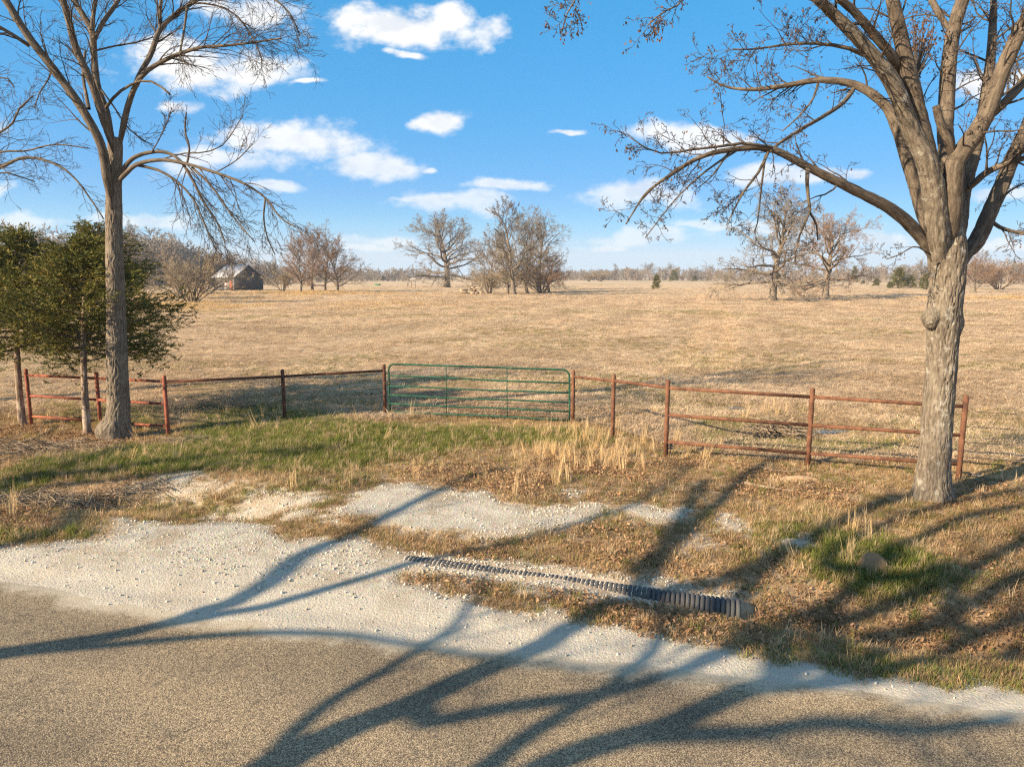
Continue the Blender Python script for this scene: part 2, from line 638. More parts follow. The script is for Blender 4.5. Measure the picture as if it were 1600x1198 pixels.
plain('twig', (0.075, 0.058, 0.046), 0.9, 0.35, 9.0)
plain('twig_grey', (0.20, 0.165, 0.13), 0.9, 0.35, 5.0)
plain('twig_brown', (0.25, 0.165, 0.11), 0.9, 0.35, 3.0)
plain('twig_tan', (0.30, 0.235, 0.155), 0.9, 0.3, 3.0)
plain('far_wood', (0.215, 0.165, 0.13), 0.95, 0.35, 0.08)
plain('dead_leaf', (0.15, 0.078, 0.042), 0.75, 0.45, 3.0, transl=0.3)
plain('water', (0.10, 0.10, 0.09), 0.04, 0.1, 3.0, 0.5)
plain('lantern_black', (0.02, 0.02, 0.022), 0.4, 0.2, 30, 0.5)
plain('sand', (0.44, 0.30, 0.18), 0.95, 0.2, 9.0, 0.1, 0.6)
plain('dirt_brown', (0.25, 0.16, 0.09), 0.95, 0.25, 12.0, 0.1, 0.6)
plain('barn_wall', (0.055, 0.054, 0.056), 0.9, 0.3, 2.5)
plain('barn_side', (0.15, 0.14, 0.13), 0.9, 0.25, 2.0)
plain('barn_rust', (0.22, 0.085, 0.045), 0.8, 0.3, 2.0)
plain('white_paint', (0.75, 0.74, 0.70), 0.6, 0.1, 5.0)
plain('green_paint_old', (0.03, 0.16, 0.06), 0.5, 0.2, 4.0)
plain('steel_wire', (0.22, 0.17, 0.13), 0.6, 0.3, 30.0, 0.4)
plain('cut_wood', (0.42, 0.30, 0.19), 0.85, 0.3, 25.0)
plain('black_plastic', (0.080, 0.080, 0.082), 0.7, 0.5, 9.0, 0.25)


def roof_mat():
    m, N = new_mat('barn_roof')
    tc = N.add('ShaderNodeTexCoord')
    n = N.noise(tc.outputs['Object'], 0.8, 5.0, 0.6)
    c = N.ramp(n, [(0.3, (0.27, 0.27, 0.29)), (0.62, (0.40, 0.40, 0.42)), (0.85, (0.28, 0.24, 0.22))])
    finish(N, c, 0.5, None, 0.4, 0.0)


roof_mat()


def rust_mat(name, base, dark, pale):
    m, N = new_mat(name)
    tc = N.add('ShaderNodeTexCoord')
    o = tc.outputs['Object']
    n1 = N.noise(o, 6.0, 6.0, 0.65)
    n2 = N.noise(o, 55.0, 4.0, 0.6)
    c = N.ramp(N.math('ADD', N.math('MULTIPLY', n1, 0.7), N.math('MULTIPLY', n2, 0.3)), [(0.36, dark), (0.5, base), (0.66, pale)])
    finish(N, c, 0.8, N.bump(n2, 0.4, 0.004), 0.25)


rust_mat('rust', (0.135, 0.060, 0.034), (0.055, 0.026, 0.018), (0.21, 0.10, 0.056))
rust_mat('rust_red', (0.24, 0.072, 0.042), (0.08, 0.028, 0.02), (0.34, 0.125, 0.075))
rust_mat('rust_dark', (0.10, 0.042, 0.026), (0.035, 0.018, 0.013), (0.19, 0.075, 0.04))
rust_mat('gate_green', (0.014, 0.070, 0.043), (0.010, 0.034, 0.024), (0.035, 0.11, 0.068))


def tint_mat(name, var=0.35, rough=0.85, transl=0.3, scale=None, spec=0.15):
    """colour of each instanced blade, leaf or stone comes from its own scattered point"""
    m, N = new_mat(name)
    t = N.attr('tint', 'INSTANCER', 'Color')
    rnd = N.add('ShaderNodeObjectInfo').outputs['Random']
    isl = N.add('ShaderNodeNewGeometry').outputs['Random Per Island']
    k = N.math('ADD', 1 - var, N.math('MULTIPLY', isl, 2 * var))
    c = N.mix(1.0, t, k, 'MULTIPLY')
    if scale:
        tc = N.add('ShaderNodeTexCoord')
        n = N.noise(tc.outputs['Object'], scale, 4.0, 0.6)
        c = N.mix(1.0, c, N.math('ADD', 0.75, N.math('MULTIPLY', n, 0.5)), 'MULTIPLY')
    finish(N, c, rough, None, spec, 0.0, transl)


tint_mat('blade', 0.28, 0.85, 0.38)
tint_mat('leaf', 0.3, 0.8, 0.15)
tint_mat('stone', 0.12, 0.95, None, 40.0)
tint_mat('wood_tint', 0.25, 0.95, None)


def cedar_mat():
    m, N = new_mat('cedar_leaf')
    isl = N.add('ShaderNodeNewGeometry').outputs['Random Per Island']
    tc = N.add('ShaderNodeTexCoord')
    n = N.noise(tc.outputs['Object'], 1.6, 3.0, 0.6)
    f = N.math('ADD', N.math('MULTIPLY', isl, 0.35), N.math('MULTIPLY', n, 0.75))
    c = N.ramp(f, [(0.25, (0.030, 0.045, 0.014)), (0.47, (0.078, 0.094, 0.024)), (0.64, (0.165, 0.142, 0.035)), (0.86, (0.27, 0.185, 0.05))])
    finish(N, c, 0.8, None, 0.15, 0.0, 0.2)


cedar_mat()


def ground_mat():
    m, N = new_mat('ground_soil')
    geo = N.add('ShaderNodeNewGeometry')
    p = geo.outputs['Position']
    green, brown, dust, gold = N.attr('green'), N.attr('brown'), N.attr('dust'), N.attr('gold')
    nA = N.noise(p, 0.22, 5.0, 0.6)
    nB = N.noise(p, 1.7, 5.0, 0.65)
    nC = N.noise(p, 14.0, 5.0, 0.7)
    nD = N.noise(p, 70.0, 3.0, 0.7)
    dry = N.ramp(N.math('ADD', N.math('MULTIPLY', nC, 0.55), N.math('MULTIPLY', nB, 0.45)),
                 [(0.34, (0.33, 0.235, 0.148)), (0.45, (0.46, 0.34, 0.22)), (0.58, (0.55, 0.415, 0.275)), (0.72, (0.62, 0.475, 0.325))])
    dry = N.mix(N.math('MULTIPLY', N.ss(nA, 0.42, 0.62), 0.4), dry, (0.37, 0.29, 0.20))
    gr = N.ramp(nC, [(0.35, (0.07, 0.075, 0.025)), (0.55, (0.14, 0.15, 0.04)), (0.7, (0.22, 0.20, 0.07))])
    c = N.mix(N.math('MULTIPLY', green, 0.75), dry, gr)
    br = N.ramp(nC, [(0.32, (0.10, 0.058, 0.030)), (0.5, (0.21, 0.125, 0.066)), (0.68, (0.34, 0.21, 0.115))])
    c = N.mix(N.math('MULTIPLY', brown, 0.85), c, br)
    gd = N.ramp(nC, [(0.35, (0.40, 0.24, 0.09)), (0.65, (0.60, 0.39, 0.16))])
    c = N.mix(N.math('MULTIPLY', gold, 0.8), c, gd)
    du = N.ramp(nD, [(0.3, (0.38, 0.34, 0.285)), (0.6, (0.55, 0.50, 0.43))])
    c = N.mix(dust, c, du)
    hgt = N.math('ADD', N.math('MULTIPLY', nC, 1.0), N.math('MULTIPLY', nD, 0.35))
    finish(N, c, 0.97, N.bump(hgt, 0.55, 0.05), 0.08)


ground_mat()


def gravel_mat():
    m, N = new_mat('gravel_dust')
    p = N.add('ShaderNodeNewGeometry').outputs['Position']
    n1 = N.noise(p, 3.0, 5.0, 0.6)
    n2 = N.noise(p, 26.0, 6.0, 0.7)
    v = N.vor(p, 48.0)
    vc = N.vor(p, 48.0, out=1)
    c = N.ramp(N.math('ADD', N.math('MULTIPLY', n2, 0.6), N.math('MULTIPLY', n1, 0.4)),
               [(0.33, (0.33, 0.285, 0.22)), (0.48, (0.48, 0.43, 0.35)), (0.62, (0.60, 0.55, 0.46))])
    c = N.mix(0.25, c, N.mix(1.0, c, vc, 'MULTIPLY'))
    dirt = N.ss(N.math('ADD', N.noise(p, 1.1, 6.0, 0.65), N.math('MULTIPLY', N.noise(p, 9.0, 4.0, 0.6), 0.35)), 0.64, 0.82)
    c = N.mix(N.math('MULTIPLY', dirt, 0.65), c, (0.30, 0.225, 0.15))
    rim = N.math('SUBTRACT', 1.0, N.ss(N.math('ADD', N.attr('core'), N.math('MULTIPLY', N.math('SUBTRACT', n2, 0.5), 0.5)), 0.0, 0.30))
    c = N.mix(N.math('MULTIPLY', rim, 0.75), c, (0.33, 0.245, 0.16))
    compact = N.attr('compact')
    c = N.mix(N.math('MULTIPLY', compact, 0.6), c, (0.47, 0.42, 0.345))
    hh = N.math('SUBTRACT', N.math('MULTIPLY', n2, 1.4), N.math('MULTIPLY', v, 0.35))
    finish(N, c, 0.95, N.bump(hh, 0.6, 0.03), 0.1)


gravel_mat()


def road_mat():
    m, N = new_mat('chip_seal')
    p = N.add('ShaderNodeNewGeometry').outputs['Position']
    dust = N.attr('dust')
    pw = N.vmath('ADD', p, N.scale(N.noise(p, 60.0, 2.0, 0.5, col=True), 0.012))
    v = N.vor(pw, 108.0)
    vc = N.vor(pw, 108.0, out=1)
    sep = N.add('ShaderNodeSeparateColor')
    N.link(vc, sep.inputs[0])
    st = N.ramp(sep.outputs[0], [(0.0, (0.10, 0.08, 0.06)), (0.28, (0.235, 0.18, 0.118)), (0.62, (0.345, 0.265, 0.172)), (1.0, (0.52, 0.42, 0.29))])
    gap = N.math('MULTIPLY', N.ss(v, 0.42, 0.74), 0.75)
    c = N.mix(gap, st, (0.06, 0.05, 0.042))
    big = N.noise(p, 0.55, 5.0, 0.6)
    fine = N.noise(p, 9.0, 4.0, 0.65)
    # worn, tarry and faded patches
    c = N.mix(1.0, c, N.ramp(big, [(0.3, (0.60, 0.60, 0.62)), (0.5, (0.98, 0.96, 0.93)), (0.7, (1.25, 1.2, 1.1))]), 'MULTIPLY')
    c = N.mix(N.math('MULTIPLY', N.ss(fine, 0.56, 0.72), 0.45), c, (0.07, 0.065, 0.06))
    # wheel paths polished darker, a lighter strip between them
    acr = N.vmath('DOT_PRODUCT', p, (float(RN[0]), float(RN[1]), 0.0), out=1)
    acr = N.math('ADD', acr, N.math('MULTIPLY', N.math('SUBTRACT', N.noise(p, 0.35, 3.0, 0.5), 0.5), 0.9))
    wp = N.math('ADD', 0.5, N.math('MULTIPLY', N.math('COSINE', N.math('MULTIPLY', N.math('SUBTRACT', acr, 1.9), 3.5)), 0.5))
    c = N.mix(N.math('MULTIPLY', wp, 0.5), c, N.mix(1.0, c, (0.62, 0.62, 0.64), 'MULTIPLY'))
    # thin cracks
    cw = N.vmath('ADD', p, N.scale(N.noise(p, 1.3, 5.0, 0.65, col=True), 1.3))
    cr = N.vor(cw, 0.42, 'DISTANCE_TO_EDGE')
    crack = N.math('MULTIPLY', N.math('SUBTRACT', 1.0, N.ss(cr, 0.0, 0.008)), N.ss(N.noise(p, 0.6, 2.0), 0.48, 0.58))
    c = N.mix(N.math('MULTIPLY', crack, 0.6), c, (0.02, 0.018, 0.016))
    dm = N.ss(N.math('ADD', dust, N.math('MULTIPLY', N.math('SUBTRACT', N.noise(p, 22.0, 5.0, 0.7), 0.5), 0.9)), 0.25, 0.85)
    c = N.mix(N.math('MULTIPLY', dm, 0.92), c, N.ramp(N.noise(p, 40.0, 4.0, 0.7), [(0.3, (0.33, 0.275, 0.20)), (0.65, (0.50, 0.435, 0.335))]))
    hh = N.math('SUBTRACT', 1.0, v)
    finish(N, c, 0.85, N.bump(hh, 0.4, 0.010), 0.2)


road_mat()

# ------------------------------------------------------------------ zones of the ground, as outlines on the ground
def poly_px(pts):
    return ground_many(pts)[:, :2]


def sdf(poly, x, y):
    """signed distance, positive inside"""
    x, y = np.asarray(x, float), np.asarray(y, float)
    d2 = np.full(x.shape, 1e18)
    ins = np.zeros(x.shape, bool)
    n = len(poly)
    for i in range(n):
        ax, ay = poly[i]
        bx, by = poly[(i + 1) % n]
        ex, ey = bx - ax, by - ay
        wx, wy = x - ax, y - ay
        k = np.clip((wx * ex + wy * ey) / (ex * ex + ey * ey + 1e-12), 0, 1)
        d2 = np.minimum(d2, (wx - ex * k) ** 2 + (wy - ey * k) ** 2)
        c = ((ay > y) != (by > y)) & (x < ex * (y - ay) / (by - ay + 1e-12) + ax)
        ins ^= c
    return np.where(ins, 1, -1) * np.sqrt(d2)


_edge = [(0, 897), (91, 924), (183, 947), (256, 965), (320, 979), (411, 991), (600, 1004), (683, 1016), (820, 1030), (957, 1048), (1100, 1057), (1291, 1078), (1416, 1095), (1600, 1112)]
G_MAIN = poly_px([(-400, 800)] + _edge + [(1900, 1150), (1900, 1140), (1600, 1099), (1437, 1070), (1353, 1066), (1316, 1053), (1250, 1045), (1187, 1028), (1137, 1020), (1044, 1002), (957, 984), (889, 965), (797, 952),
                  (742, 943), (729, 929), (683, 920), (623, 906), (628, 893), (700, 900), (640, 868), (605, 860), (582, 842), (546, 840), (526, 847), (480, 844), (448, 837), (421, 824), (380, 812), (330, 812), (311, 819), (219, 815), (192, 808), (165, 817), (151, 842), (69, 853), (0, 856), (-400, 790)])
G_ISLES = [poly_px(q) for q in (
    [(509, 810), (569, 767), (646, 757), (701, 769), (756, 771), (779, 796), (820, 801), (889, 792), (925, 789), (934, 805), (911, 815), (847, 828), (774, 837), (683, 833), (610, 824), (591, 810), (559, 808)],
    [(320, 812), (380, 783), (421, 769), (485, 773), (489, 785), (430, 800), (400, 812)],
    [(435, 803), (470, 797), (486, 800), (450, 815)],
    [(261, 769), (311, 751), (347, 757), (320, 773), (274, 776)],
    [(205, 766), (240, 748), (306, 742), (300, 750), (250, 760)],
    [(985, 787), (1049, 792), (1100, 800), (1072, 815), (1017, 822), (970, 806)],
    [(1112, 812), (1140, 802), (1170, 822), (1160, 840), (1120, 832)],
    [(1070, 836), (1100, 828), (1128, 846), (1090, 856)],
    [(1222, 842), (1262, 836), (1258, 852), (1228, 852)],
    [(870, 770), (900, 766), (905, 780), (880, 782)],
    [(640, 864), (720, 872), (900, 893), (1100, 922), (1150, 930), (1100, 934), (900, 904), (700, 880)],
    [(640, 884), (720, 893), (850, 912), (1000, 938), (1000, 946), (850, 922), (700, 902)])]
ISLE_W = [0.10, 0.03, 0.02, 0.03, 0.03, -0.02, 0.0, -0.03, -0.03, -0.03, 0.02, 0.0]
GREENS = [(poly_px([(-200, 760), (0, 742), (150, 706), (290, 692), (305, 640), (440, 634), (600, 664), (760, 668), (900, 668), (960, 690), (900, 700), (760, 694), (620, 722), (500, 738), (420, 734), (300, 742), (200, 748), (60, 762), (-200, 790)]), 0.95),
          (poly_px([(1250, 880), (1300, 838), (1400, 840), (1470, 870), (1480, 910), (1420, 950), (1360, 940), (1290, 915)]), 1.0),
          (poly_px([(1180, 830), (1290, 800), (1320, 822), (1250, 860), (1150, 880)]), 0.5),
          (poly_px([(1080, 655), (1200, 655), (1250, 690), (1420, 690), (1420, 710), (1200, 712), (1080, 690)]), 0.7),
          (poly_px([(70, 632), (165, 634), (260, 640), (250, 672), (90, 655)]), 0.7),
          (poly_px([(280, 600), (420, 600), (600, 610), (600, 640), (300, 640)]), 0.4),
          (poly_px([(1150, 1010), (1380, 1030), (1600, 1060), (1600, 1090), (1380, 1068), (1200, 1040)]), 0.5),
          (poly_px([(200, 790), (300, 770), (420, 760), (600, 740), (500, 770), (330, 800), (230, 812)]), 0.35),
          (poly_px([(-100, 820), (60, 820), (200, 812), (130, 840), (-100, 860)]), 0.4)]
BROWNS = [(poly_px([(1150, 960), (1250, 930), (1400, 950), (1600, 930), (1800, 960), (1800, 1060), (1600, 1040), (1400, 1030), (1200, 1020)]), 0.95),
          (poly_px([(-200, 680), (0, 655), (150, 670), (240, 690), (130, 705), (0, 735), (-200, 760)]), 0.8),
          (poly_px([(-200, 800), (0, 770), (120, 752), (240, 745), (200, 775), (130, 815), (0, 835), (-200, 845)]), 0.85),
          (poly_px([(225, 690), (330, 680), (350, 695), (240, 706)]), 0.8),
          (poly_px([(620, 735), (800, 725), (930, 705), (1050, 720), (1060, 760), (980, 780), (780, 780), (700, 765)]), 0.75),
          (poly_px([(1050, 720), (1250, 740), (1430, 780), (1300, 800), (1100, 790), (1040, 760)]), 0.65),
          (poly_px([(600, 840), (800, 845), (980, 820), (1180, 850), (1250, 900), (1160, 930), (900, 890), (700, 868)]), 0.6),
          (poly_px([(640, 905), (720, 893), (880, 915), (1100, 950), (1150, 975), (1180, 1015), (1000, 985), (880, 958), (740, 920)]), 0.75),
          (poly_px([(1500, 760), (1600, 745), (1800, 760), (1800, 930), (1600, 925), (1480, 920), (1480, 840)]), 0.6),
          (poly_px([(560, 560), (900, 570), (1100, 600), (1100, 640), (880, 640), (600, 600)]), 0.35)]


def warp(x, y, a=0.28, f=1.3, seed=21):
    return x + a * 2 * (fbm(x * f, y * f, seed=seed, octv=4) - 0.5), y + a * 2 * (fbm(x * f, y * f, seed=seed + 9, octv=4) - 0.5)


def gravel_field(x, y):
    wx, wy = warp(x, y, 0.22, 1.6)
    wx2, wy2 = warp(x, y, 0.10, 2.6, 33)
    g = sdf(G_MAIN, wx2, wy2)
    for q, w in zip(G_ISLES, ISLE_W):
        g = np.maximum(g, sdf(q, wx, wy) + w)
    return g + 0.42 * (fbm(x * 2.6, y * 2.6, seed=40, octv=5) - 0.5) + 0.10 * (fbm(x * 14, y * 14, seed=44, octv=2) - 0.5)


def soft(zones, x, y, e=0.35):
    wx, wy = warp(x, y, 0.35, 0.9, 50)
    r = np.zeros(np.shape(x))
    for q, w in zones:
        r = np.maximum(r, w * smooth(-e, e, sdf(q, wx, wy)))
    return r


def gold_field(x, y):
    """tall golden grass left of the middle, seen far off"""
    g = np.exp(-(((x + 38) / 22) ** 2 + ((y - 92) / 11) ** 2)) + np.exp(-(((x + 50) / 26) ** 2 + ((y - 140) / 20) ** 2)) + 0.8 * np.exp(-(((x - 84) / 16) ** 2 + ((y - 120) / 8) ** 2))
    return np.clip(g * 1.3 * smooth(0.3, 0.55, fbm(x / 9, y / 9, seed=61, octv=3)), 0, 1)


# ------------------------------------------------------------------ the setting
def graded(lo, hi, step, far, growth=1.14):
    a = list(np.arange(lo, hi + 1e-6, step))
    s, v = step, a[-1]
    while v < far[1]:
        s *= growth
        v += s
        a.append(v)
    s, v, b = step, a[0], []
    while v > far[0]:
        s *= growth
        v -= s
        b.append(v)
    return np.array(b[::-1] + a)


def grid_mesh(name, xs, ys, zfun, attrs, keep=None):
    X, Y = np.meshgrid(xs, ys)
    x, y = X.ravel(), Y.ravel()
    z = zfun(x, y)
    at = attrs(x, y) if attrs else {}
    idx = np.arange(len(x)).reshape(X.shape)
    q = np.stack([idx[:-1, :-1], idx[:-1, 1:], idx[1:, 1:], idx[1:, :-1]], axis=-1).reshape(-1, 4)
    if keep is not None:
        k = keep(x, y)
        q = q[k[q].any(axis=1)]
        used = np.unique(q)
        remap = np.full(len(x), -1)
        remap[used] = np.arange(len(used))
        q = remap[q]
        x, y, z = x[used], y[used], z[used]
        at = {n: a[used] for n, a in at.items()}
    return mesh_np(name, np.stack([x, y, z], axis=1), q, None, at)


def bed(x, y):
    s = RN[0] * x + RN[1] * y
    rz = 0.004 + 0.02 * (1 - ((s - 3.0) / 3.4) ** 2)
    k = smooth(S_EDGE - 0.25, S_EDGE + 0.6, s)
    t = terrain(x, y)
    return np.where(s < S_EDGE - 0.25, rz, np.maximum(t, rz * (1 - k) + t * k))


def build_setting():
    xs = graded(-13, 13, 0.11, (-3500, 3500), 1.13)
    ys = graded(4.5, 22, 0.11, (-90, 4200), 1.11)

    def gat(x, y):
        near = (np.abs(x) < 40) & (y < 40)
        out = {k: np.zeros(len(x)) for k in ('green', 'brown', 'dust', 'gold')}
        xn, yn = x[near], y[near]
        out['green'][near] = soft(GREENS, xn, yn)
        out['brown'][near] = soft(BROWNS, xn, yn)
        out['dust'][near] = smooth(-0.25, 0.1, gravel_field(xn, yn)) * 0.9
        s = RN[0] * x + RN[1] * y
        far = smooth(16, 26, s)
        out['green'] = np.maximum(out['green'], 0.28 * far * smooth(0.55, 0.72, fbm(x / 14, y / 9, seed=71, octv=3)))
        out['brown'] = np.maximum(out['brown'], 0.28 * smooth(13, 16, s) * smooth(0.5, 0.7, fbm(x / 5, y / 3.0, seed=75, octv=4)) * (1 - 0.6 * smooth(40, 90, y)))
        out['gold'] = gold_field(x, y)
        # a faint two-wheel track crossing the pasture
        for o in (-0.9, 0.9):
            cx = 5.0 + (y - 24) * 0.30 + 1.5 * np.sin(y / 30) + o
            out['gold'] = np.maximum(out['gold'], 0.7 * np.exp(-((x - cx) / 0.45) ** 2) * smooth(24, 34, y))
        return out
    g = obj('ground', grid_mesh('ground', xs, ys, terrain, gat), MATS['ground_soil'])
    g['kind'] = 'structure'
    # road sheet, in its own frame
    tt = graded(-14, 9, 0.10, (-700, 700), 1.25)
    ss = np.linspace(S_NEAR, S_EDGE, 68)
    T, S = np.meshgrid(tt, ss)
    x = (T * RU[0] + S * RN[0]).ravel()
    y = (T * RU[1] + S * RN[1]).ravel()
    wob = 0.06 * (fbm(x / 0.5, y / 0.5, seed=81) - 0.5)
    edge = (S.ravel() >= S_EDGE - 0.02)
    x, y = x + edge * wob * RN[0], y + edge * wob * RN[1]
    z = 0.004 + 0.02 * (1 - ((S.ravel() - 3.0) / 3.4) ** 2) - 0.03 * smooth(S_EDGE - 0.15, S_EDGE, S.ravel())
    gf = gravel_field(x, y)
    dust = smooth(-0.75, 0.10, gf)
    dust = np.clip(dust ** 1.8 + 0.25 * np.exp(-((S.ravel() - S_NEAR) / 0.3) ** 2), 0, 1)
    idx = np.arange(T.size).reshape(T.shape)
    q = np.stack([idx[:-1, :-1], idx[:-1, 1:], idx[1:, 1:], idx[1:, :-1]], axis=-1).reshape(-1, 4)
    r = obj('road', mesh_np('road', np.stack([x, y, z], axis=1), q, None, {'dust': dust}), MATS['chip_seal'])
    r['kind'] = 'structure'
    # gravel lies over ground and road edge and thins out to nothing at its rim
    gx, gy = np.arange(-14, 9.5, 0.06), np.arange(4.6, 15.0, 0.06)

    def gz(x, y):
        gfv = gravel_field(x, y)
        s = RN[0] * x + RN[1] * y
        base = bed(x, y)
        lift = 0.07 + 0.09 * smooth(S_EDGE + 0.1, S_EDGE + 0.9, s)
        return base + np.clip(gfv, -0.12, 0.16) * lift + 0.012 * (fbm(x * 5, y * 5, seed=90) - 0.5) * smooth(0.0, 0.3, gfv)

    def ga(x, y):
        s = RN[0] * x + RN[1] * y
        # rim of the sheet where soil shows through, but not along the asphalt
        return {'compact': smooth(S_EDGE + 1.2, S_EDGE + 0.2, s), 'core': gravel_field(x, y) + smooth(S_EDGE + 0.7, S_EDGE + 0.2, s)}
    gv = obj('gravel_drive', grid_mesh('gravel_drive', gx, gy, gz, ga, lambda x, y: gravel_field(x, y) > -0.10), MATS['gravel_dust'])
    gv['kind'] = 'structure'


build_setting()


def gravel_top(x, y):
    gfv = gravel_field(x, y)
    s = RN[0] * x + RN[1] * y
    base = bed(x, y)
    lift = 0.07 + 0.09 * smooth(S_EDGE + 0.1, S_EDGE + 0.9, s)
    return np.maximum(base, base + np.clip(gfv, -0.12, 0.16) * lift)

# ------------------------------------------------------------------ pipe fences and gate
def cyl(name, a, b, r, mat, parent, sides=14, cap=True):
    a, b = np.asarray(a, float), np.asarray(b, float)
    o = np.asarray(parent.location)
    pts = a + (b - a) * np.linspace(0, 1, 2)[:, None]
    return child(name, tube_mesh(name, [(pts - o, [r, r])], sides, cap), mat, parent)


def post(base, top_z, r, mat, parent):
    """steel pipe post with a domed cap"""
    o = np.asarray(parent.location)
    zs = [base[2] - 0.15, base[2] + 0.4 * (top_z - base[2]), top_z - r * 0.5, top_z - r * 0.2, top_z]
    rs = [r, r, r, r * 0.86, r * 0.35]
    pts = np.array([[base[0], base[1], z] for z in zs]) - o
    return child('post', tube_mesh('post', [(pts, rs)], 16, True), mat, parent)


def sag_wire(a, b, parent, sag=0.02, r=0.005):
    o = np.asarray(parent.location)
    k = np.linspace(0, 1, 9)[:, None]
    pts = np.asarray(a) + (np.asarray(b) - np.asarray(a)) * k
    pts[:, 2] -= sag * 4 * (k * (1 - k))[:, 0]
    return child('wire', tube_mesh('wire', [(pts - o, np.full(9, r))], 4), MATS['steel_wire'], parent)


def build_fences():
    # (photo pixel of foot, photo row of top)
    Lp = [((49, 664), 576), ((157, 661), 581), ((263, 680), 586), ((445, 657), 577), ((602, 648), 569)]
    Rp = [((895, 661), 578), ((957, 684), 585), ((1040, 713), 593), ((1262, 729), 606), ((1497, 750), 617)]
    out = {}
    for key, plist, label in (('l', Lp, 'rusty red pipe fence with three-rail end panel beside the cedar trunks'),
                              ('r', Rp, 'brown rusted pipe fence with three-rail panel behind the thick oak')):
        P = [ground_px(*p) for p, _ in plist]
        T = [z_at(p[0], p[1], v) for p, (_, v) in zip(P, plist)]
        root = thing('pipe_fence', label, 'fence', tuple(P[2]), 'rusted pipe fences flanking the gate')
        out[key] = (root, P, T)
    root, P, T = out['l']
    mats = [MATS['rust_red']] * 3 + [MATS['rust_dark']] * 2
    for p, t, m in zip(P, T, mats):
        post(p, t, 0.044, m, root)

    def pt(i, P, v):
        return np.array([P[i][0], P[i][1], z_at(P[i][0], P[i][1], v)])
    for rows in ((586, 591, 596), (618, 624.5, 631), (650, 658, 666)):
        for i in range(2):
            cyl('rail', pt(i, P, rows[i]), pt(i + 1, P, rows[i + 1]), 0.031, MATS['rust_red'], root)
    for i, (va, vb) in ((2, (597, 588)), (3, (588, 579))):
        cyl('rail', pt(i, P, va), pt(i + 1, P, vb), 0.032, MATS['rust_dark'], root)
        for f in (0.22, 0.42, 0.6, 0.8):
            a = P[i] + np.array([0, 0.03, f * (T[i] - P[i][2]) * 0.92])
            b = P[i + 1] + np.array([0, 0.03, f * (T[i + 1] - P[i + 1][2]) * 0.92])
            sag_wire(a, b, root)
    for f in (0.4, 0.62, 0.85):
        a = P[0] + np.array([0, 0.03, f * (T[0] - P[0][2])])
        sag_wire(a, a + np.array([-7.0, 1.4, 0.0]), root, 0.05)
    root, P, T = out['r']
    mats = [MATS['rust']] * 5
    for p, t, m in zip(P, T, mats):
        post(p, t, 0.046, m, root)
    for i, (va, vb) in ((0, (588.5, 595)), (1, (595, 605))):
        cyl('rail', pt(i, P, va), pt(i + 1, P, vb), 0.033, MATS['rust'], root)
    for f in (0.2, 0.45, 0.65):
        for i in (0, 1):
            a = P[i] + np.array([0, 0.03, f * (T[i] - P[i][2])])
            b = P[i + 1] + np.array([0, 0.03, f * (T[i + 1] - P[i + 1][2])])
            sag_wire(a, b, root)
    for rows in ((606, 620, 635), (648, 664, 680), (690, 708, 725)):
        for i in (2, 3):
            cyl('rail', pt(i, P, rows[i - 2]), pt(i + 1, P, rows[i - 1]), 0.033, MATS['rust'], root)
    for f in (0.3, 0.5, 0.7, 0.9):
        a = P[4] + np.array([0.0, 0.03, f * (T[4] - P[4][2]) * 0.9])
        sag_wire(a, a + np.array([7.0, -1.2, 0.0]), root, 0.06)
    # ------- gate hung between the two inner posts
    A, B = out['l'][1][4], out['r'][1][0]
    Yl, Yr = A[1], B[1]

    def gp(u, v, Y):
        return at_y(u, v, Y)
    TL, TR = gp(607, 568.5, Yl), gp(889.5, 578, Yr)
    BL, BR = gp(609, 643, Yl), gp(890, 656, Yr)
    root = thing('farm_gate', 'green tubular steel farm gate with six bars, closed between two rusted posts', 'gate', tuple(np.round((BL + BR) / 2, 4)))
    o = np.asarray(root.location)
    ru = (TR - TL) / np.linalg.norm(TR - TL)
    rr = 0.16
    ring = []
    up_l, up_r = (TL - BL) / np.linalg.norm(TL - BL), (TR - BR) / np.linalg.norm(TR - BR)
    ring += [BL + ru * 0.01, BL + up_l * 0.3, TL - up_l * rr]
    for a in np.linspace(0.15, 1.4, 5):
        ring.append(TL - up_l * rr * (1 - math.sin(a)) + ru * rr * (1 - math.cos(a)))
    ring += [TL + ru * rr, TL + ru * 1.5, TL + ru * 3.0, TR - ru * rr]
    for a in np.linspace(0.15, 1.4, 5):
        ring.append(TR - ru * rr * (1 - math.sin(a)) - up_r * rr * (1 - math.cos(a)))
    ring += [TR - up_r * rr, BR + up_r * 0.3, BR - ru * 0.01]
    ring = np.array(ring)
    child('gate_frame', tube_mesh('gate_frame', [(ring - o, np.full(len(ring), 0.024))], 12, True), MATS['gate_green'], root)
    lv = [587, 603, 617, 630]
    rv = [598.5, 614, 629, 643]
    bars = [(gp(608, a, Yl), gp(889.5, b, Yr)) for a, b in zip(lv, rv)] + [(BL, BR)]
    for k, (a, b) in enumerate(bars):
        n = 9
        t = np.linspace(0, 1, n)[:, None]
        pts = a + (b - a) * t
        pts[:, 2] += 0.012 * np.sin(t[:, 0] * 7 + k) * np.sin(t[:, 0] * math.pi)      # bars bent a little by stock
        child('bar', tube_mesh('bar', [(pts - o, np.full(n, 0.021))], 12, True), MATS['gate_green'], root)
    for u, vt, vb in ((697, 571.5, 646), (792, 575, 652)):
        f = (u - 607) / (889.5 - 607)
        Y = Yl + (Yr - Yl) * f - 0.026
        cyl('brace', gp(u, vt, Y), gp(u + 0.5, vb, Y), 0.012, MATS['gate_green'], root, 8)
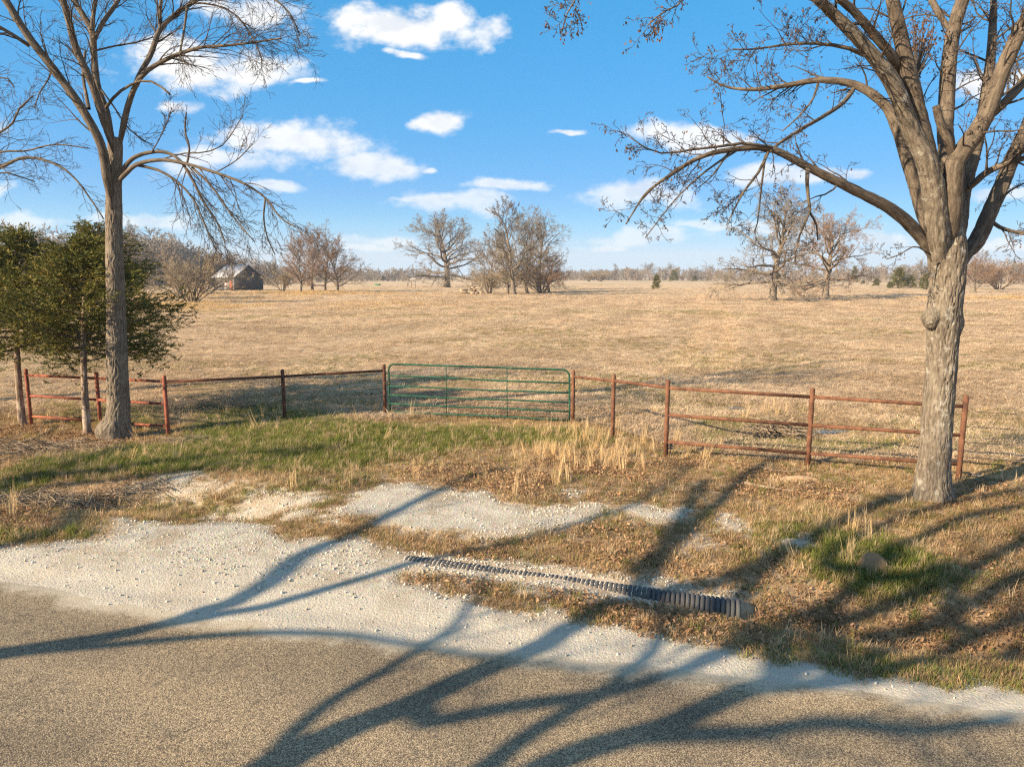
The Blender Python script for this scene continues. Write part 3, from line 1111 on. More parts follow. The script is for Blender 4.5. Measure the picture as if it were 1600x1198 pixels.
    for v in (600, 640):
        cyl('hinge', gp(888, v, Yr), gp(897, v, Yr - 0.02), 0.018, MATS['rust_dark'], root, 8)
    la = gp(605.5, 598, Yl - 0.03)
    lk = [la + np.array([0.05 * math.cos(a), 0.0, 0.05 * math.sin(a)]) for a in np.linspace(0, 2 * math.pi, 12)]
    child('latch_chain', tube_mesh('latch_chain', [(np.array(lk) - o, np.full(12, 0.008))], 6), MATS['rust_dark'], root)
    return out


FENCE = build_fences()

# ------------------------------------------------------------------ half buried corrugated culvert
def build_culvert():
    a = ground_px(634, 874)
    b2 = ground_px(1158, 965)
    A = np.array([a[0], a[1], a[2] - 0.108])
    B = np.array([b2[0], b2[1] + 0.05, -0.205])
    d = B - A
    L = np.linalg.norm(d)
    d /= L
    root = thing('culvert_pipe', 'black corrugated plastic culvert pipe half buried in white gravel by the road', 'pipe', tuple(A))
    n = 74
    pitch = L / n
    # inner wall: an open pipe with thickness
    pts = np.array([A + d * L * k for k in np.linspace(0, 1, 20)]) - A
    v, q, t, bc = tubes([(pts, np.full(20, 0.135)), (pts[::-1], np.full(20, 0.120))], 24)
    child('pipe_wall', mesh_np('pipe_wall', v, q), MATS['black_plastic'], root)
    prof = [(-0.46, 0.134), (-0.38, 0.152), (-0.2, 0.161), (0.2, 0.161), (0.38, 0.152), (0.46, 0.134)]
    pr = np.array([d * (p * pitch) for p, _ in prof])
    v, q, t, bc = tubes([(pr, np.array([r for _, r in prof]))], 28)
    me = mesh_np('corrugation', v, q)
    me.materials.append(MATS['black_plastic'])
    rr = random.Random(4)
    for i in range(n):
        o = child('corrugation', me, None, root)
        o.location = Vector(d * (i + 0.5) * pitch) + Vector((0, rr.uniform(-1, 1) * 0.004, rr.uniform(-1, 1) * 0.004))
        o.rotation_euler = (rr.uniform(-0.03, 0.03), 0, rr.uniform(-0.03, 0.03))
    return A, B, d, L


CULV = build_culvert()

# ------------------------------------------------------------------ bare trees
def norm(v):
    l = math.sqrt(v[0] * v[0] + v[1] * v[1] + v[2] * v[2]) + 1e-9
    return (v[0] / l, v[1] / l, v[2] / l)


def tilt(d, ang, rnd):
    """direction d turned by ang about a random azimuth"""
    while True:
        r = (rnd.uniform(-1, 1), rnd.uniform(-1, 1), rnd.uniform(-1, 1))
        c = (d[1] * r[2] - d[2] * r[1], d[2] * r[0] - d[0] * r[2], d[0] * r[1] - d[1] * r[0])
        l = math.sqrt(c[0] ** 2 + c[1] ** 2 + c[2] ** 2)
        if l > 0.2:
            break
    ca, sa = math.cos(ang), math.sin(ang) / l
    return (d[0] * ca + c[0] * sa, d[1] * ca + c[1] * sa, d[2] * ca + c[2] * sa)


NP_LEV = [8, 6, 5, 4, 4, 3]


def grow(out, p, d, L, r, lev, S, rnd):
    """S: dict(n=[children per level], ang=(lo,hi), lr, rr, wob, trop=[per level], max)"""
    n = NP_LEV[min(lev, 5)]
    pts, rad = [p], [r]
    wob, tr = S['wob'], S['trop'][min(lev, len(S['trop']) - 1)]
    dirs = [d]
    st = L / (n - 1)
    tip = 0.25 if lev < S['max'] else 0.35
    for i in range(1, n):
        d = norm((d[0] + rnd.uniform(-wob, wob), d[1] + rnd.uniform(-wob, wob), d[2] + rnd.uniform(-wob, wob) + tr))
        p = (p[0] + d[0] * st, p[1] + d[1] * st, p[2] + d[2] * st)
        pts.append(p)
        rad.append(max(r * (1 - (1 - tip) * i / (n - 1)), S['rmin']))
        dirs.append(d)
    out.append((lev, pts, rad))
    if lev >= S['max']:
        return
    k = S['n'][min(lev, len(S['n']) - 1)]
    k = max(1, int(k * rnd.uniform(0.7, 1.3) + 0.5))
    for j in range(k):
        f = S.get('first', 0.2) + (1 - S.get('first', 0.2)) * (j + rnd.random()) / k
        i = min(int(f * (n - 1)), n - 2)
        g = f * (n - 1) - i
        a, b = pts[i], pts[i + 1]
        q = (a[0] + (b[0] - a[0]) * g, a[1] + (b[1] - a[1]) * g, a[2] + (b[2] - a[2]) * g)
        ra = rad[i] + (rad[i + 1] - rad[i]) * g
        cd = tilt(dirs[i], rnd.uniform(*S['ang']), rnd)
        cl = L * S['lr'] * rnd.uniform(0.55, 1.15) * (1.15 - 0.55 * f)
        grow(out, q, cd, cl, max(ra * S['rr'] * rnd.uniform(0.8, 1.05), S['rmin']), lev + 1, S, rnd)


def along(out, pts, rad, count, S, rnd, lev=1, Lr=(0.5, 1.2), f0=0.15, bias=1.0, rr=0.5):
    """grow side branches off a traced limb"""
    n = len(pts)
    for j in range(count):
        f = f0 + (1 - f0) * ((j + rnd.random()) / count) ** bias
        i = min(int(f * (n - 1)), n - 2)
        g = f * (n - 1) - i
        q = tuple(pts[i] + (pts[i + 1] - pts[i]) * g)
        ra = rad[i] + (rad[i + 1] - rad[i]) * g
        d = norm(tuple(pts[i + 1] - pts[i]))
        cd = tilt(d, rnd.uniform(*S['ang']), rnd)
        cd = norm((cd[0], cd[1], cd[2] + S.get('lift', 0.0)))
        L = rnd.uniform(*Lr) * (1.1 - 0.4 * f)
        grow(out, q, cd, L, max(min(ra * rr, S.get('rcap', 0.02)) * rnd.uniform(0.6, 1.0), S['rmin']), lev, S, rnd)


def leaf_cards(points, size, rnd, n_each=1, spread=0.05):
    """small curled dead leaves: four triangles each"""
    V, T = [], []
    for p in points:
        for _ in range(n_each):
            c = np.array(p) + np.array([rnd.uniform(-1, 1), rnd.uniform(-1, 1), rnd.uniform(-1.2, 0.4)]) * spread
            a = np.array(tilt((0, 0, -1), rnd.uniform(0, 1.3), rnd))
            b = np.cross(a, [rnd.uniform(-1, 1), rnd.uniform(-1, 1), rnd.uniform(-1, 1)])
            b /= np.linalg.norm(b) + 1e-9
            nrm = np.cross(a, b)
            s = size * rnd.uniform(0.6, 1.3)
            k = len(V)
            V += [c, c + a * s * 0.5 + b * s * 0.28 + nrm * s * 0.12, c + a * s, c + a * s * 0.5 - b * s * 0.28 + nrm * s * 0.12, c + a * s * 0.55]
            T += [(k, k + 1, k + 4), (k + 1, k + 2, k + 4), (k, k + 4, k + 3), (k + 4, k + 2, k + 3)]
    return np.array(V), np.array(T)


def traced(path, w0, w1, Y0, dY, n=None, Yr=None):
    """a limb from photo pixels: the limb swings dY metres in depth along its run"""
    m = len(path)
    seg = [0]
    for i in range(1, m):
        seg.append(seg[-1] + math.hypot(path[i][0] - path[i - 1][0], path[i][1] - path[i - 1][1]))
    pts, rad = [], []
    for i, (u, v) in enumerate(path):
        f = seg[i] / seg[-1]
        Y = Y0 + dY * f
        if Yr is not None:                       # leave the parent stem from its axis
            k = min(f / 0.22, 1.0)
            Y = Yr + (Y - Yr) * (0.2 + 0.8 * k)
        p = at_y(u, v, Y)
        w = w0[i] if isinstance(w0, list) else w0 + (w1 - w0) * f ** 0.85
        depth = np.dot(p - np.array([0, 0, CAM_H]), [0, math.cos(PITCH), -math.sin(PITCH)])
        pts.append(p)
        rad.append(0.5 * w * depth / F_PX)
    if n is None:
        n = max(8, int(sum(np.linalg.norm(np.diff(pts, axis=0), axis=1)) / 0.22))
    C = catmull(np.hstack([np.array(pts), np.array(rad)[:, None]]), n)
    return C[:, :3], np.maximum(C[:, 3], 0.003)


def hero_tree(root, trunk, limbs, S, bark, limb_bark, twig_mat, seed, flare, burls=(), leaf=None, min_solid=0.035):
    """trunk: (path, w0, w1); limbs: list of dict(path, w, Y0, dY, n twigs, ...); returns twig tips"""
    rnd = random.Random(seed)
    o = np.asarray(root.location)
    tips = []
    Yb = root.location[1]
    tp, tr = traced(trunk[0], trunk[1], trunk[2], Yb, 0.0)
    tp[0] = [o[0], o[1], o[2] - 0.12]
    child('trunk', trunk_mesh('trunk', tp, tr, o, 150, 0.022, 0.034, flare, burls, seed), bark, root)
    for li, lb in enumerate(limbs):
        pts, rad = traced(lb['path'], lb['w'][0] * lb.get('ws', WS), lb['w'][1] * (0.86 if lb['w'][1] > 8 else 1.0), Yb + lb.get('Y0', 0.0), lb.get('dY', 0.0), None, Yb if lb['w'][0] > 18 else None)
        if rad[0] > 0.06:
            run = np.concatenate([[0], np.cumsum(np.linalg.norm(np.diff(pts, axis=0), axis=1))])
            rad = rad * (0.5 + 0.5 * smooth(0, 0.75, run))       # buried in the parent stem at its root
        if lb.get('out'):
            # carry the limb on beyond the edge of the picture, tapering off
            e = lb['out']
            d = pts[-1] - pts[-3]
            d = d / np.linalg.norm(d)
            tmp = []
            SS = dict(S)
            grow(tmp, tuple(pts[-1]), tuple(d), e, rad[-1], 0, dict(S, max=min(S['max'], 3), n=[5, 4, 3, 3], wob=0.16, trop=[0.02], lr=0.5), rnd)
            ext = tmp
        else:
            ext = []
        r0 = rad[0]
        if r0 > min_solid:
            lo = child('limb', trunk_mesh('limb', pts, rad, o, 80 if r0 > 0.15 else 44 if r0 > 0.08 else 18, 0.03 if r0 > 0.09 else 0.06, 0.036, None, (), seed + li + 1, True), bark if r0 > 0.09 else limb_bark, root)
        else:
            lo = child('limb', tube_mesh('limb', [(pts, rad)], 8, True, o), limb_bark, root)
        tw = []
        if lb.get('n', 0):
            SS = dict(S)
            SS.update(lb.get('S', {}))
            along(tw, pts, rad, max(2, int(lb['n'] * S.get('twigs', 1.0))), SS, rnd, 1, lb.get('L', (0.5, 1.3)), lb.get('f0', 0.25), lb.get('bias', 0.8))
        allb = tw + ext
        if allb:
            br = [(np.array(p), np.array(r)) for _, p, r in allb]
            child('twigs', tube_mesh('twigs', br, None, False, o), twig_mat, lo)
            for lev, p, r in allb:
                if lev >= S['max'] - 1:
                    tips.append((p[-1], li))
    return tips


WS = 0.80
OAK_S = dict(twigs=0.72, n=[5, 4, 3, 3], ang=(0.5, 1.15), lr=0.52, rr=0.62, wob=0.30, trop=[0.05, 0.03, 0.0, -0.02], max=4, rmin=0.0032, rcap=0.022, lift=0.12)
PEC_S = dict(n=[5, 4, 3, 3], ang=(0.35, 0.9), lr=0.62, rr=0.62, wob=0.20, trop=[0.03, 0.02, -0.02, 0.06], max=3, rmin=0.0034, rcap=0.022, lift=0.1)


def build_right_oak():
    b = ground_px(1456, 778)
    root = thing('oak_tree', 'large grey oak with swollen burl and spreading limbs, in front of the pipe fence', 'tree', tuple(b))
    Y = b[1]
    trunk = ([(1456, 790), (1457, 765), (1460, 720), (1465, 650), (1471, 570), (1475, 500), (1480, 440), (1480, 395), (1479, 350), (1478, 300)], [50, 48, 44, 42, 42, 44, 48, 52, 44, 28], 0)
    burls = [(at_y(1458, 497, Y - 0.12), 0.22, 0.07), (at_y(1500, 505, Y), 0.16, 0.08), (at_y(1455, 470, Y - 0.3), 0.2, 0.06)]
    # the round swelling on its left side
    c = at_y(1456, 497, Y - 0.10)
    th, ph = np.meshgrid(np.linspace(0, 2 * math.pi, 40, endpoint=False), np.linspace(0.02, math.pi - 0.02, 24))
    nd = np.stack([np.sin(ph) * np.cos(th), np.sin(ph) * np.sin(th), np.cos(ph)], axis=-1)
    rr = 0.13 * (1 + 0.35 * (fbm(nd[..., 0].ravel() * 2.2 + 3, nd[..., 1].ravel() * 2.2, nd[..., 2].ravel() * 2.2, seed=9) - 0.5) + 0.16 * (fbm(nd[..., 0].ravel() * 8, nd[..., 1].ravel() * 8, nd[..., 2].ravel() * 8, seed=19) - 0.5)).reshape(th.shape)
    V = (nd * rr[..., None] * np.array([1.12, 1.0, 1.25])).reshape(-1, 3) + c - b
    idx = np.arange(V.shape[0]).reshape(th.shape)
    nx = np.roll(idx, -1, axis=1)
    Q = np.stack([idx[:-1], nx[:-1], nx[1:], idx[1:]], axis=-1).reshape(-1, 4)
    child('burl', mesh_np('burl', V, Q[:, ::-1], None, {'barkco': V * 1.3 + 2.0}), MATS['bark_oak'], root)
    L = [
        dict(path=[(1462, 410), (1434, 365), (1394, 328), (1337, 298), (1280, 270), (1232, 245), (1206, 233), (1171, 231), (1119, 238), (1085, 250), (1050, 272), (1010, 302), (978, 350)], w=(27, 2.2), Y0=-0.1, dY=-1.3, n=30, f0=0.3, L=(0.4, 1.0)),
        dict(path=[(1206, 232), (1165, 224), (1125, 229), (1080, 234), (1040, 240), (1010, 232), (985, 215)], w=(7, 2), Y0=-1.0, dY=-0.8, n=26, f0=0.25, L=(0.35, 0.8)),
        dict(path=[(1150, 236), (1110, 262), (1068, 298), (1040, 330), (1008, 372)], w=(5, 1.6), Y0=-1.15, dY=-0.4, n=14, L=(0.3, 0.8)),
        dict(path=[(1200, 238), (1186, 268), (1162, 300), (1138, 345)], w=(7, 2.2), Y0=-1.0, dY=-0.3, n=14, L=(0.3, 0.7)),
        dict(path=[(1196, 242), (1190, 290), (1184, 345), (1178, 365)], w=(5, 1.6), Y0=-1.0, dY=0.3, n=10, L=(0.3, 0.7)),
        dict(path=[(1262, 264), (1261, 290), (1264, 318), (1265, 333), (1252, 360), (1244, 388), (1242, 412)], w=(9, 2), Y0=-0.8, dY=-0.2, n=10, f0=0.4, L=(0.2, 0.5)),
        dict(path=[(1265, 332), (1275, 350), (1278, 376)], w=(5, 2), Y0=-0.85, dY=0.1, n=6, L=(0.2, 0.5)),
        dict(path=[(1475, 400), (1449, 346), (1433, 297), (1418, 252), (1402, 202), (1384, 165), (1372, 154), (1346, 137), (1320, 129), (1280, 125), (1232, 133), (1180, 140), (1136, 136), (1105, 120)], w=(34, 2.2), Y0=0.15, dY=0.9, n=34, f0=0.5, L=(0.3, 0.9)),
        dict(path=[(1333, 140), (1318, 160), (1290, 180), (1250, 203), (1215, 226), (1205, 236)], w=(9, 4.5), Y0=0.65, dY=-1.5, n=10, L=(0.3, 0.8)),
        dict(path=[(1279, 126), (1270, 155), (1245, 185), (1222, 205)], w=(5, 2), Y0=0.75, dY=-0.3, n=10, L=(0.3, 0.7)),
        dict(path=[(1470, 420), (1462, 330), (1453, 268), (1437, 229), (1420, 195), (1408, 160), (1392, 125), (1364, 87), (1337, 57), (1302, 22), (1276, -2)], w=(50, 17), Y0=-0.15, dY=-1.0, n=10, f0=0.5, out=4.0),
        dict(path=[(1350, 86), (1320, 74), (1272, 68), (1228, 70), (1180, 77), (1145, 77)], w=(9, 2), Y0=-0.9, dY=-0.4, n=34, f0=0.15, L=(0.4, 1.0)),
        dict(path=[(1411, 132), (1400, 98), (1364, 52), (1333, 17), (1308, -4)], w=(20, 13), Y0=-0.6, dY=-0.7, n=8, f0=0.4, out=3.5),
        dict(path=[(1468, 350), (1452, 262), (1440, 205), (1428, 150), (1412, 79), (1403, 39), (1394, -3)], w=(42, 21), Y0=-0.3, dY=-0.6, n=14, f0=0.45, out=4.5),
        dict(path=[(1484, 350), (1482, 280), (1477, 205), (1479, 160), (1482, 109), (1490, 48), (1505, -4)], w=(34, 22), Y0=0.25, dY=0.6, n=16, f0=0.45, out=4.5),
        dict(path=[(1486, 66), (1480, 42), (1468, 24), (1454, -3)], w=(16, 11), Y0=0.7, dY=0.3, n=5, out=3.0),
        dict(path=[(1492, 280), (1487, 235), (1470, 195), (1463, 166)], w=(19, 13), Y0=-0.42, dY=-0.25),
        dict(path=[(1482, 400), (1488, 300), (1494, 250), (1515, 222), (1537, 188), (1556, 138), (1582, 74), (1604, 30)], w=(40, 24), Y0=-0.2, dY=-0.8, n=16, f0=0.45, out=4.0),
        dict(path=[(1541, 190), (1566, 164), (1593, 135), (1622, 98)], w=(20, 14), Y0=-0.6, dY=0.2, n=12, out=3.0),
        dict(path=[(1509, 222), (1513, 212), (1516, 205)], w=(17, 13), Y0=-0.55, dY=-0.14),
        dict(path=[(1492, 410), (1499, 345), (1505, 300), (1517, 256), (1529, 215), (1540, 150), (1548, 90), (1552, 20)], w=(34, 12), Y0=0.2, dY=1.2, n=22, f0=0.5, out=3.0),
        dict(path=[(1515, 292), (1526, 283), (1541, 270), (1566, 258), (1604, 246)], w=(13, 8), Y0=0.4, dY=-0.5, n=14, out=2.5),
        dict(path=[(1490, 440), (1508, 398), (1526, 376), (1546, 333), (1564, 292), (1582, 247), (1605, 200)], w=(32, 23), Y0=0.1, dY=0.5, n=12, f0=0.4, out=4.0),
        dict(path=[(1548, 345), (1562, 355), (1580, 361), (1605, 366)], w=(8, 5), Y0=0.3, dY=-0.3, n=12, L=(0.3, 0.8), out=1.5),
        dict(path=[(1454, 398), (1430, 385), (1405, 398), (1385, 405)], w=(3.5, 1.6), Y0=-0.3, dY=-0.4, n=8, L=(0.15, 0.4), f0=0.4),
        # an upper limb that leaves the frame and lets leafy twigs hang back into view
        dict(path=[(1302, 22), (1240, -25), (1160, -60), (1080, -62), (1020, -45)], w=(12, 4), Y0=-1.1, dY=-1.6, n=0),
        dict(path=[(1085, -62), (1075, -20), (1060, 8), (1035, 20), (1012, 40)], w=(4, 2), Y0=-2.5, dY=-0.3, n=16, f0=0.3, L=(0.2, 0.5)),
        dict(path=[(1022, -46), (960, -40), (915, -15), (890, 12), (878, 50)], w=(4, 2), Y0=-2.7, dY=-0.3, n=20, f0=0.35, L=(0.2, 0.55)),
    ]
    tips = hero_tree(root, trunk, L, OAK_S, MATS['bark_oak'], MATS['bark_limb'], MATS['twig'], 11, (0.2, 0.48), burls)
    rnd = random.Random(5)
    dens = {1: 0.9, 0: 0.35, 2: 0.25, 3: 0.4, 4: 0.4, 7: 0.35, 8: 0.4, 11: 0.95, 13: 0.5, 25: 1, 26: 1.0, 27: 1.0}
    pick = [p for p, li in tips if rnd.random() < 0.15 * dens.get(li, 0.4)]
    v, t = leaf_cards(pick, 0.042, rnd, 1)
    # a clump of clinging brown leaves high in the crown
    cl = [tuple(at_y(1438 + rnd.gauss(0, 13), 62 + rnd.gauss(0, 24), Y + rnd.uniform(0.3, 0.9))) for _ in range(420)]
    v2, t2 = leaf_cards(cl, 0.055, rnd, 1)
    sp = []
    c0 = at_y(1432, 120, Y + 0.2)
    for _ in range(60):
        e = cl[rnd.randrange(len(cl))]
        pts = catmull(np.array([c0, (c0 + np.array(e)) / 2 + np.array([rnd.uniform(-.1, .1)] * 3), e]), 5)
        sp.append((pts, np.linspace(0.008, 0.003, 5)))
    child('twigs', tube_mesh('twigs', sp, 3, False, np.asarray(root.location)), MATS['twig'], root)['kind'] = 'stuff'
    V = np.vstack([v, v2]) - np.asarray(root.location)
    lf = child('dead_leaves', mesh_np('dead_leaves', V, None, np.vstack([t, t2 + len(v)])), MATS['dead_leaf'], root)
    lf['kind'] = 'stuff'


def build_left_pecan():
    b = ground_px(186, 684)
    root = thing('pecan_tree', 'tall bare tree with drooping lower branches, trunk in front of the red fence panel', 'tree', tuple(b))
    trunk = ([(187, 695), (186, 670), (185, 620), (183, 560), (181, 480), (179, 400), (178, 330), (178, 280), (180, 240), (180, 215)], 33, 20)
    dr = dict(trop=[-0.10, -0.10, -0.03, 0.06], lift=-0.1, wob=0.2, lr=0.6)
    up = dict(trop=[0.12, 0.1, 0.05], lift=0.8, ang=(0.5, 1.0))
    L = [
        dict(path=[(176, 330), (168, 282), (159, 230), (135, 182), (111, 145), (78, 101), (44, 57), (13, 7), (-4, -20)], w=(18, 12), Y0=-0.1, dY=-0.9, n=16, f0=0.3, out=4.0),
        dict(path=[(46, 72), (22, 56), (-5, 40)], w=(7, 5), Y0=-0.7, dY=-0.3, n=6, out=2.0),
        dict(path=[(178, 240), (163, 190), (142, 128), (118, 74), (108, 34), (97, -4)], w=(16, 11), Y0=-0.1, dY=-0.8, n=14, f0=0.35, out=4.5),
        dict(path=[(178, 226), (165, 172), (152, 135), (147, 88), (143, 47), (125, 17), (114, -4)], w=(15, 8), Y0=0.05, dY=0.6, n=14, f0=0.4, out=4.0),
        dict(path=[(147, 62), (162, 34), (179, 10), (188, -5)], w=(8, 6), Y0=0.4, dY=0.6, n=8, out=3.0),
        dict(path=[(143, 47), (146, 22), (150, -4)], w=(7, 6), Y0=0.4, dY=0.2, n=5, out=3.0),
        dict(path=[(139, 170), (134, 145), (130, 118), (133, 80)], w=(7, 3), Y0=0.0, dY=0.8, n=10),
        dict(path=[(183, 240), (189, 215), (199, 169), (213, 132), (230, 111), (256, 95), (284, 83), (317, 74), (348, 72), (400, 66), (440, 60)], w=(14, 2), Y0=0.0, dY=-0.6, n=34, f0=0.4, L=(0.6, 1.5), S=dict(trop=[-0.04, -0.05, 0.0, 0.05])),
        dict(path=[(212, 134), (222, 110), (236, 84), (250, 47), (273, 24), (297, 7), (315, -5)], w=(11, 6), Y0=-0.15, dY=0.9, n=18, f0=0.3, L=(0.6, 1.4), out=2.6),
        dict(path=[(292, 12), (288, 45), (281, 83)], w=(5, 3), Y0=0.5, dY=-0.8, n=6),
        dict(path=[(300, 5), (335, 8), (370, 25), (395, 60), (410, 95)], w=(4, 2), Y0=0.6, dY=-0.3, n=22, f0=0.1, L=(0.5, 1.1), S=dr),
        dict(path=[(310, -8), (370, -15), (420, -5), (452, 20), (468, 55)], w=(5, 2), Y0=0.7, dY=-0.3, n=22, f0=0.1, L=(0.5, 1.1), S=dr),
        dict(path=[(250, 48), (250, 20), (252, -6)], w=(6, 5), Y0=0.3, dY=0.2, n=6, out=2.5),
        dict(path=[(147, 80), (180, 72), (215, 66), (240, 58)], w=(4, 2), Y0=0.45, dY=0.5, n=12, L=(0.4, 1.0)),
        dict(path=[(166, 168), (178, 152), (189, 142), (206, 132), (225, 126), (245, 131), (266, 148)], w=(6, 3), Y0=-0.05, dY=-0.5),
        dict(path=[(158, 140), (180, 170), (200, 200), (228, 222)], w=(4, 1.8), Y0=0.1, dY=0.5, n=12, L=(0.3, 0.8)),
        dict(path=[(186, 275), (196, 260), (210, 246), (236, 238), (262, 239), (283, 253), (304, 287), (317, 314), (338, 345), (352, 380)], w=(9, 2), Y0=-0.1, dY=-0.5, n=22, f0=0.35, L=(0.5, 1.2), S=dr),
        dict(path=[(186, 282), (198, 270), (216, 256), (253, 250), (290, 256), (337, 270), (381, 287), (415, 310), (439, 341), (462, 354)], w=(9, 2), Y0=-0.15, dY=-0.9, n=24, f0=0.4, L=(0.5, 1.2), S=dr),
        dict(path=[(214, 258), (250, 267), (280, 287), (304, 314), (321, 354), (338, 392)], w=(6, 2), Y0=-0.2, dY=-0.4, n=22, f0=0.25, L=(0.5, 1.2), S=dr),
        dict(path=[(300, 262), (330, 290), (352, 322), (375, 352), (398, 378)], w=(5, 1.8), Y0=-0.4, dY=-0.4, n=18, f0=0.1, L=(0.4, 1.0), S=dr),
        dict(path=[(415, 308), (412, 340), (418, 372), (430, 398)], w=(4, 1.8), Y0=-0.85, dY=0.2, n=8, f0=0.2, L=(0.3, 0.7), S=dr),
        dict(path=[(292, 257), (296, 230), (289, 205), (291, 176)], w=(4.5, 2.5), Y0=-0.4, dY=0.2, n=4, L=(0.2, 0.5), S=up),
        dict(path=[(250, 250), (285, 240), (320, 238), (350, 225), (380, 180)], w=(3, 1.5), Y0=-0.3, dY=0.4, n=10, L=(0.4, 1.0), S=up),
        dict(path=[(236, 240), (250, 215), (262, 190), (268, 170)], w=(2.5, 1.4), Y0=-0.3, dY=0.3, n=8, L=(0.3, 0.8), S=up),
        dict(path=[(337, 270), (370, 250), (395, 225)], w=(2.5, 1.4), Y0=-0.5, dY=0.3, n=8, L=(0.3, 0.7), S=up),
        dict(path=[(82, 105), (75, 125), (62, 145), (55, 165)], w=(3.5, 1.6), Y0=-0.5, dY=0.2, n=6, L=(0.2, 0.6), S=dr),
    ]
    hero_tree(root, trunk, L, PEC_S, MATS['bark_pecan'], MATS['bark_limb'], MATS['twig'], 23, (0.22, 0.5), [(at_y(166, 672, b[1] - 0.15), 0.24, 0.2)])


def build_edge_tree():
    """a tree standing just outside the picture whose branches reach in at the left edge"""
    Y = 19.5
    x = -16.8
    z = h1(x, Y)
    root = thing('bare_tree', 'bare tree at the left edge, only its arching side branches reach in', 'tree', (x, Y, z))
    o = np.array([x, Y, z])
    tr = catmull(np.array([[x, Y, z - 0.1, 0.24], [x + 0.1, Y, z + 2, 0.2], [x - 0.1, Y + 0.1, z + 4.5, 0.17], [x, Y, z + 7, 0.12], [x + 0.2, Y, z + 9.5, 0.05]]), 14)
    child('trunk', trunk_mesh('trunk', tr[:, :3], tr[:, 3], o, 24, 0.1, 0.03, (0.25, 0.5), (), 31), MATS['bark_pecan'], root)
    rnd = random.Random(77)
    A = [([(-150, 330), (-60, 285), (0, 262), (40, 246), (88, 257), (118, 280), (142, 312), (162, 342)], 8, 2, 16),
         ([(-150, 300), (-70, 260), (0, 238), (40, 236), (85, 226), (140, 232)], 6, 1.6, 18),
         ([(-150, 280), (-60, 240), (0, 207), (22, 190), (28, 172), (52, 150)], 7, 2, 18),
         ([(-150, 262), (-70, 180), (-20, 130), (10, 122), (22, 136)], 6, 2, 14),
         ([(-150, 310), (-60, 290), (0, 270), (30, 276), (55, 284)], 5, 1.6, 12)]
    st = at_y(-150, 300, Y)
    for k, (path, w0, w1, n) in enumerate(A):
        p, r = traced(path, w0, w1, Y, -1.0 + 0.4 * k)
        p = np.vstack([[x, Y, p[0][2] - 0.6], p])
        r = np.concatenate([[r[0] * 1.25], r])
        lo = child('limb', tube_mesh('limb', [(p, r)], 8, True, o), MATS['bark_limb'], root)
        tw = []
        along(tw, p, r, n, dict(PEC_S, trop=[0.0, -0.03, -0.02, 0.05], wob=0.3), rnd, 1, (0.5, 1.3), 0.4, 0.8)
        child('twigs', tube_mesh('twigs', [(np.array(a), np.array(b)) for _, a, b in tw], None, False, o), MATS['twig'], lo)
    tw = []
    for k in range(9):
        f = rnd.uniform(0.45, 1)
        q = tr[int(f * 13), :3]
        d = norm((rnd.uniform(-1, 0.1), rnd.uniform(-1, 1), rnd.uniform(0.3, 0.9)))
        grow(tw, tuple(q), d, rnd.uniform(2, 3.5), 0.05, 1, dict(OAK_S, max=4, n=[6, 5, 4, 3]), rnd)
    child('crown', tube_mesh('crown', [(np.array(a), np.array(b)) for _, a, b in tw], None, False, o), MATS['twig'], root)


build_right_oak()
build_left_pecan()
build_edge_tree()


def shadow_tree(name, label, base, trunk_top, shadows, seed, r0):
    """a roadside tree behind the camera; its limbs follow the shadows it throws on the road"""
    bz = h1(*base)
    root = thing(name, label, 'tree', (base[0], base[1], bz), 'roadside trees behind the viewpoint')
    o = np.array([base[0], base[1], bz])
    te = math.tan(SUN_EL)
    rnd = random.Random(seed)
    SS = dict(n=[5, 4, 3], ang=(0.4, 1.0), lr=0.5, rr=0.6, wob=0.25, trop=[0.05, 0.03, 0.0], max=3, rmin=0.006, rcap=0.022, lift=0.1)

    def lift(S, k):
        al = (S[0] - base[0]) * LD[0] + (S[1] - base[1]) * LD[1] - k
        return np.array([S[0] - LD[0] * al, S[1] - LD[1] * al, al * te + S[2]])
    tr = catmull(np.array([[o[0], o[1], bz - 0.1, r0], [o[0] + 0.05, o[1], bz + trunk_top * 0.35, r0 * 0.86], [o[0], o[1] + 0.05, bz + trunk_top * 0.7, r0 * 0.8], [o[0], o[1], bz + trunk_top, r0 * 0.72]]), 12)
    child('trunk', trunk_mesh('trunk', tr[:, :3], tr[:, 3], o, 24, 0.1, 0.03, (0.25, 0.5), (), seed), MATS['bark_oak'], root)
    grown = []
    for path, ra, rb, k0, k1, n in shadows:
        m = len(path)
        gp = ground_many(path)
        pts = np.array([lift(p, k0 + (k1 - k0) * i / (m - 1)) for i, p in enumerate(gp)])
        if pts[0][2] > bz + trunk_top * 0.85:
            # spring from the nearest lower wood: an earlier limb, else the trunk
            cand = np.vstack([tr[-3:, :3]] + grown)
            cand = cand[cand[:, 2] < pts[0][2] + 0.05]
            j = np.argmin(np.linalg.norm(cand - pts[0], axis=1))
            if np.linalg.norm(cand[j] - pts[0]) > 0.05:
                pts = np.vstack([cand[j], pts])
        C = catmull(np.hstack([pts, np.linspace(ra, rb, len(pts))[:, None]]), 24)
        p, r = C[:, :3], np.maximum(C[:, 3], 0.006)
        grown.append(p)
        lo = child('limb', tube_mesh('limb', [(p, r)], 10, True, o), MATS['bark_limb'], root)
        tw = []
        along(tw, p, r, n, SS, rnd, 1, (0.5, 1.4), 0.35, 0.8)
        if tw:
            child('twigs', tube_mesh('twigs', [(np.array(a), np.array(b)) for _, a, b in tw], None, False, o), MATS['twig'], lo)


def back_of(u, v, dist):
    g = ground_px(u, v)
    return (g[0] - LD[0] * dist, g[1] - LD[1] * dist)


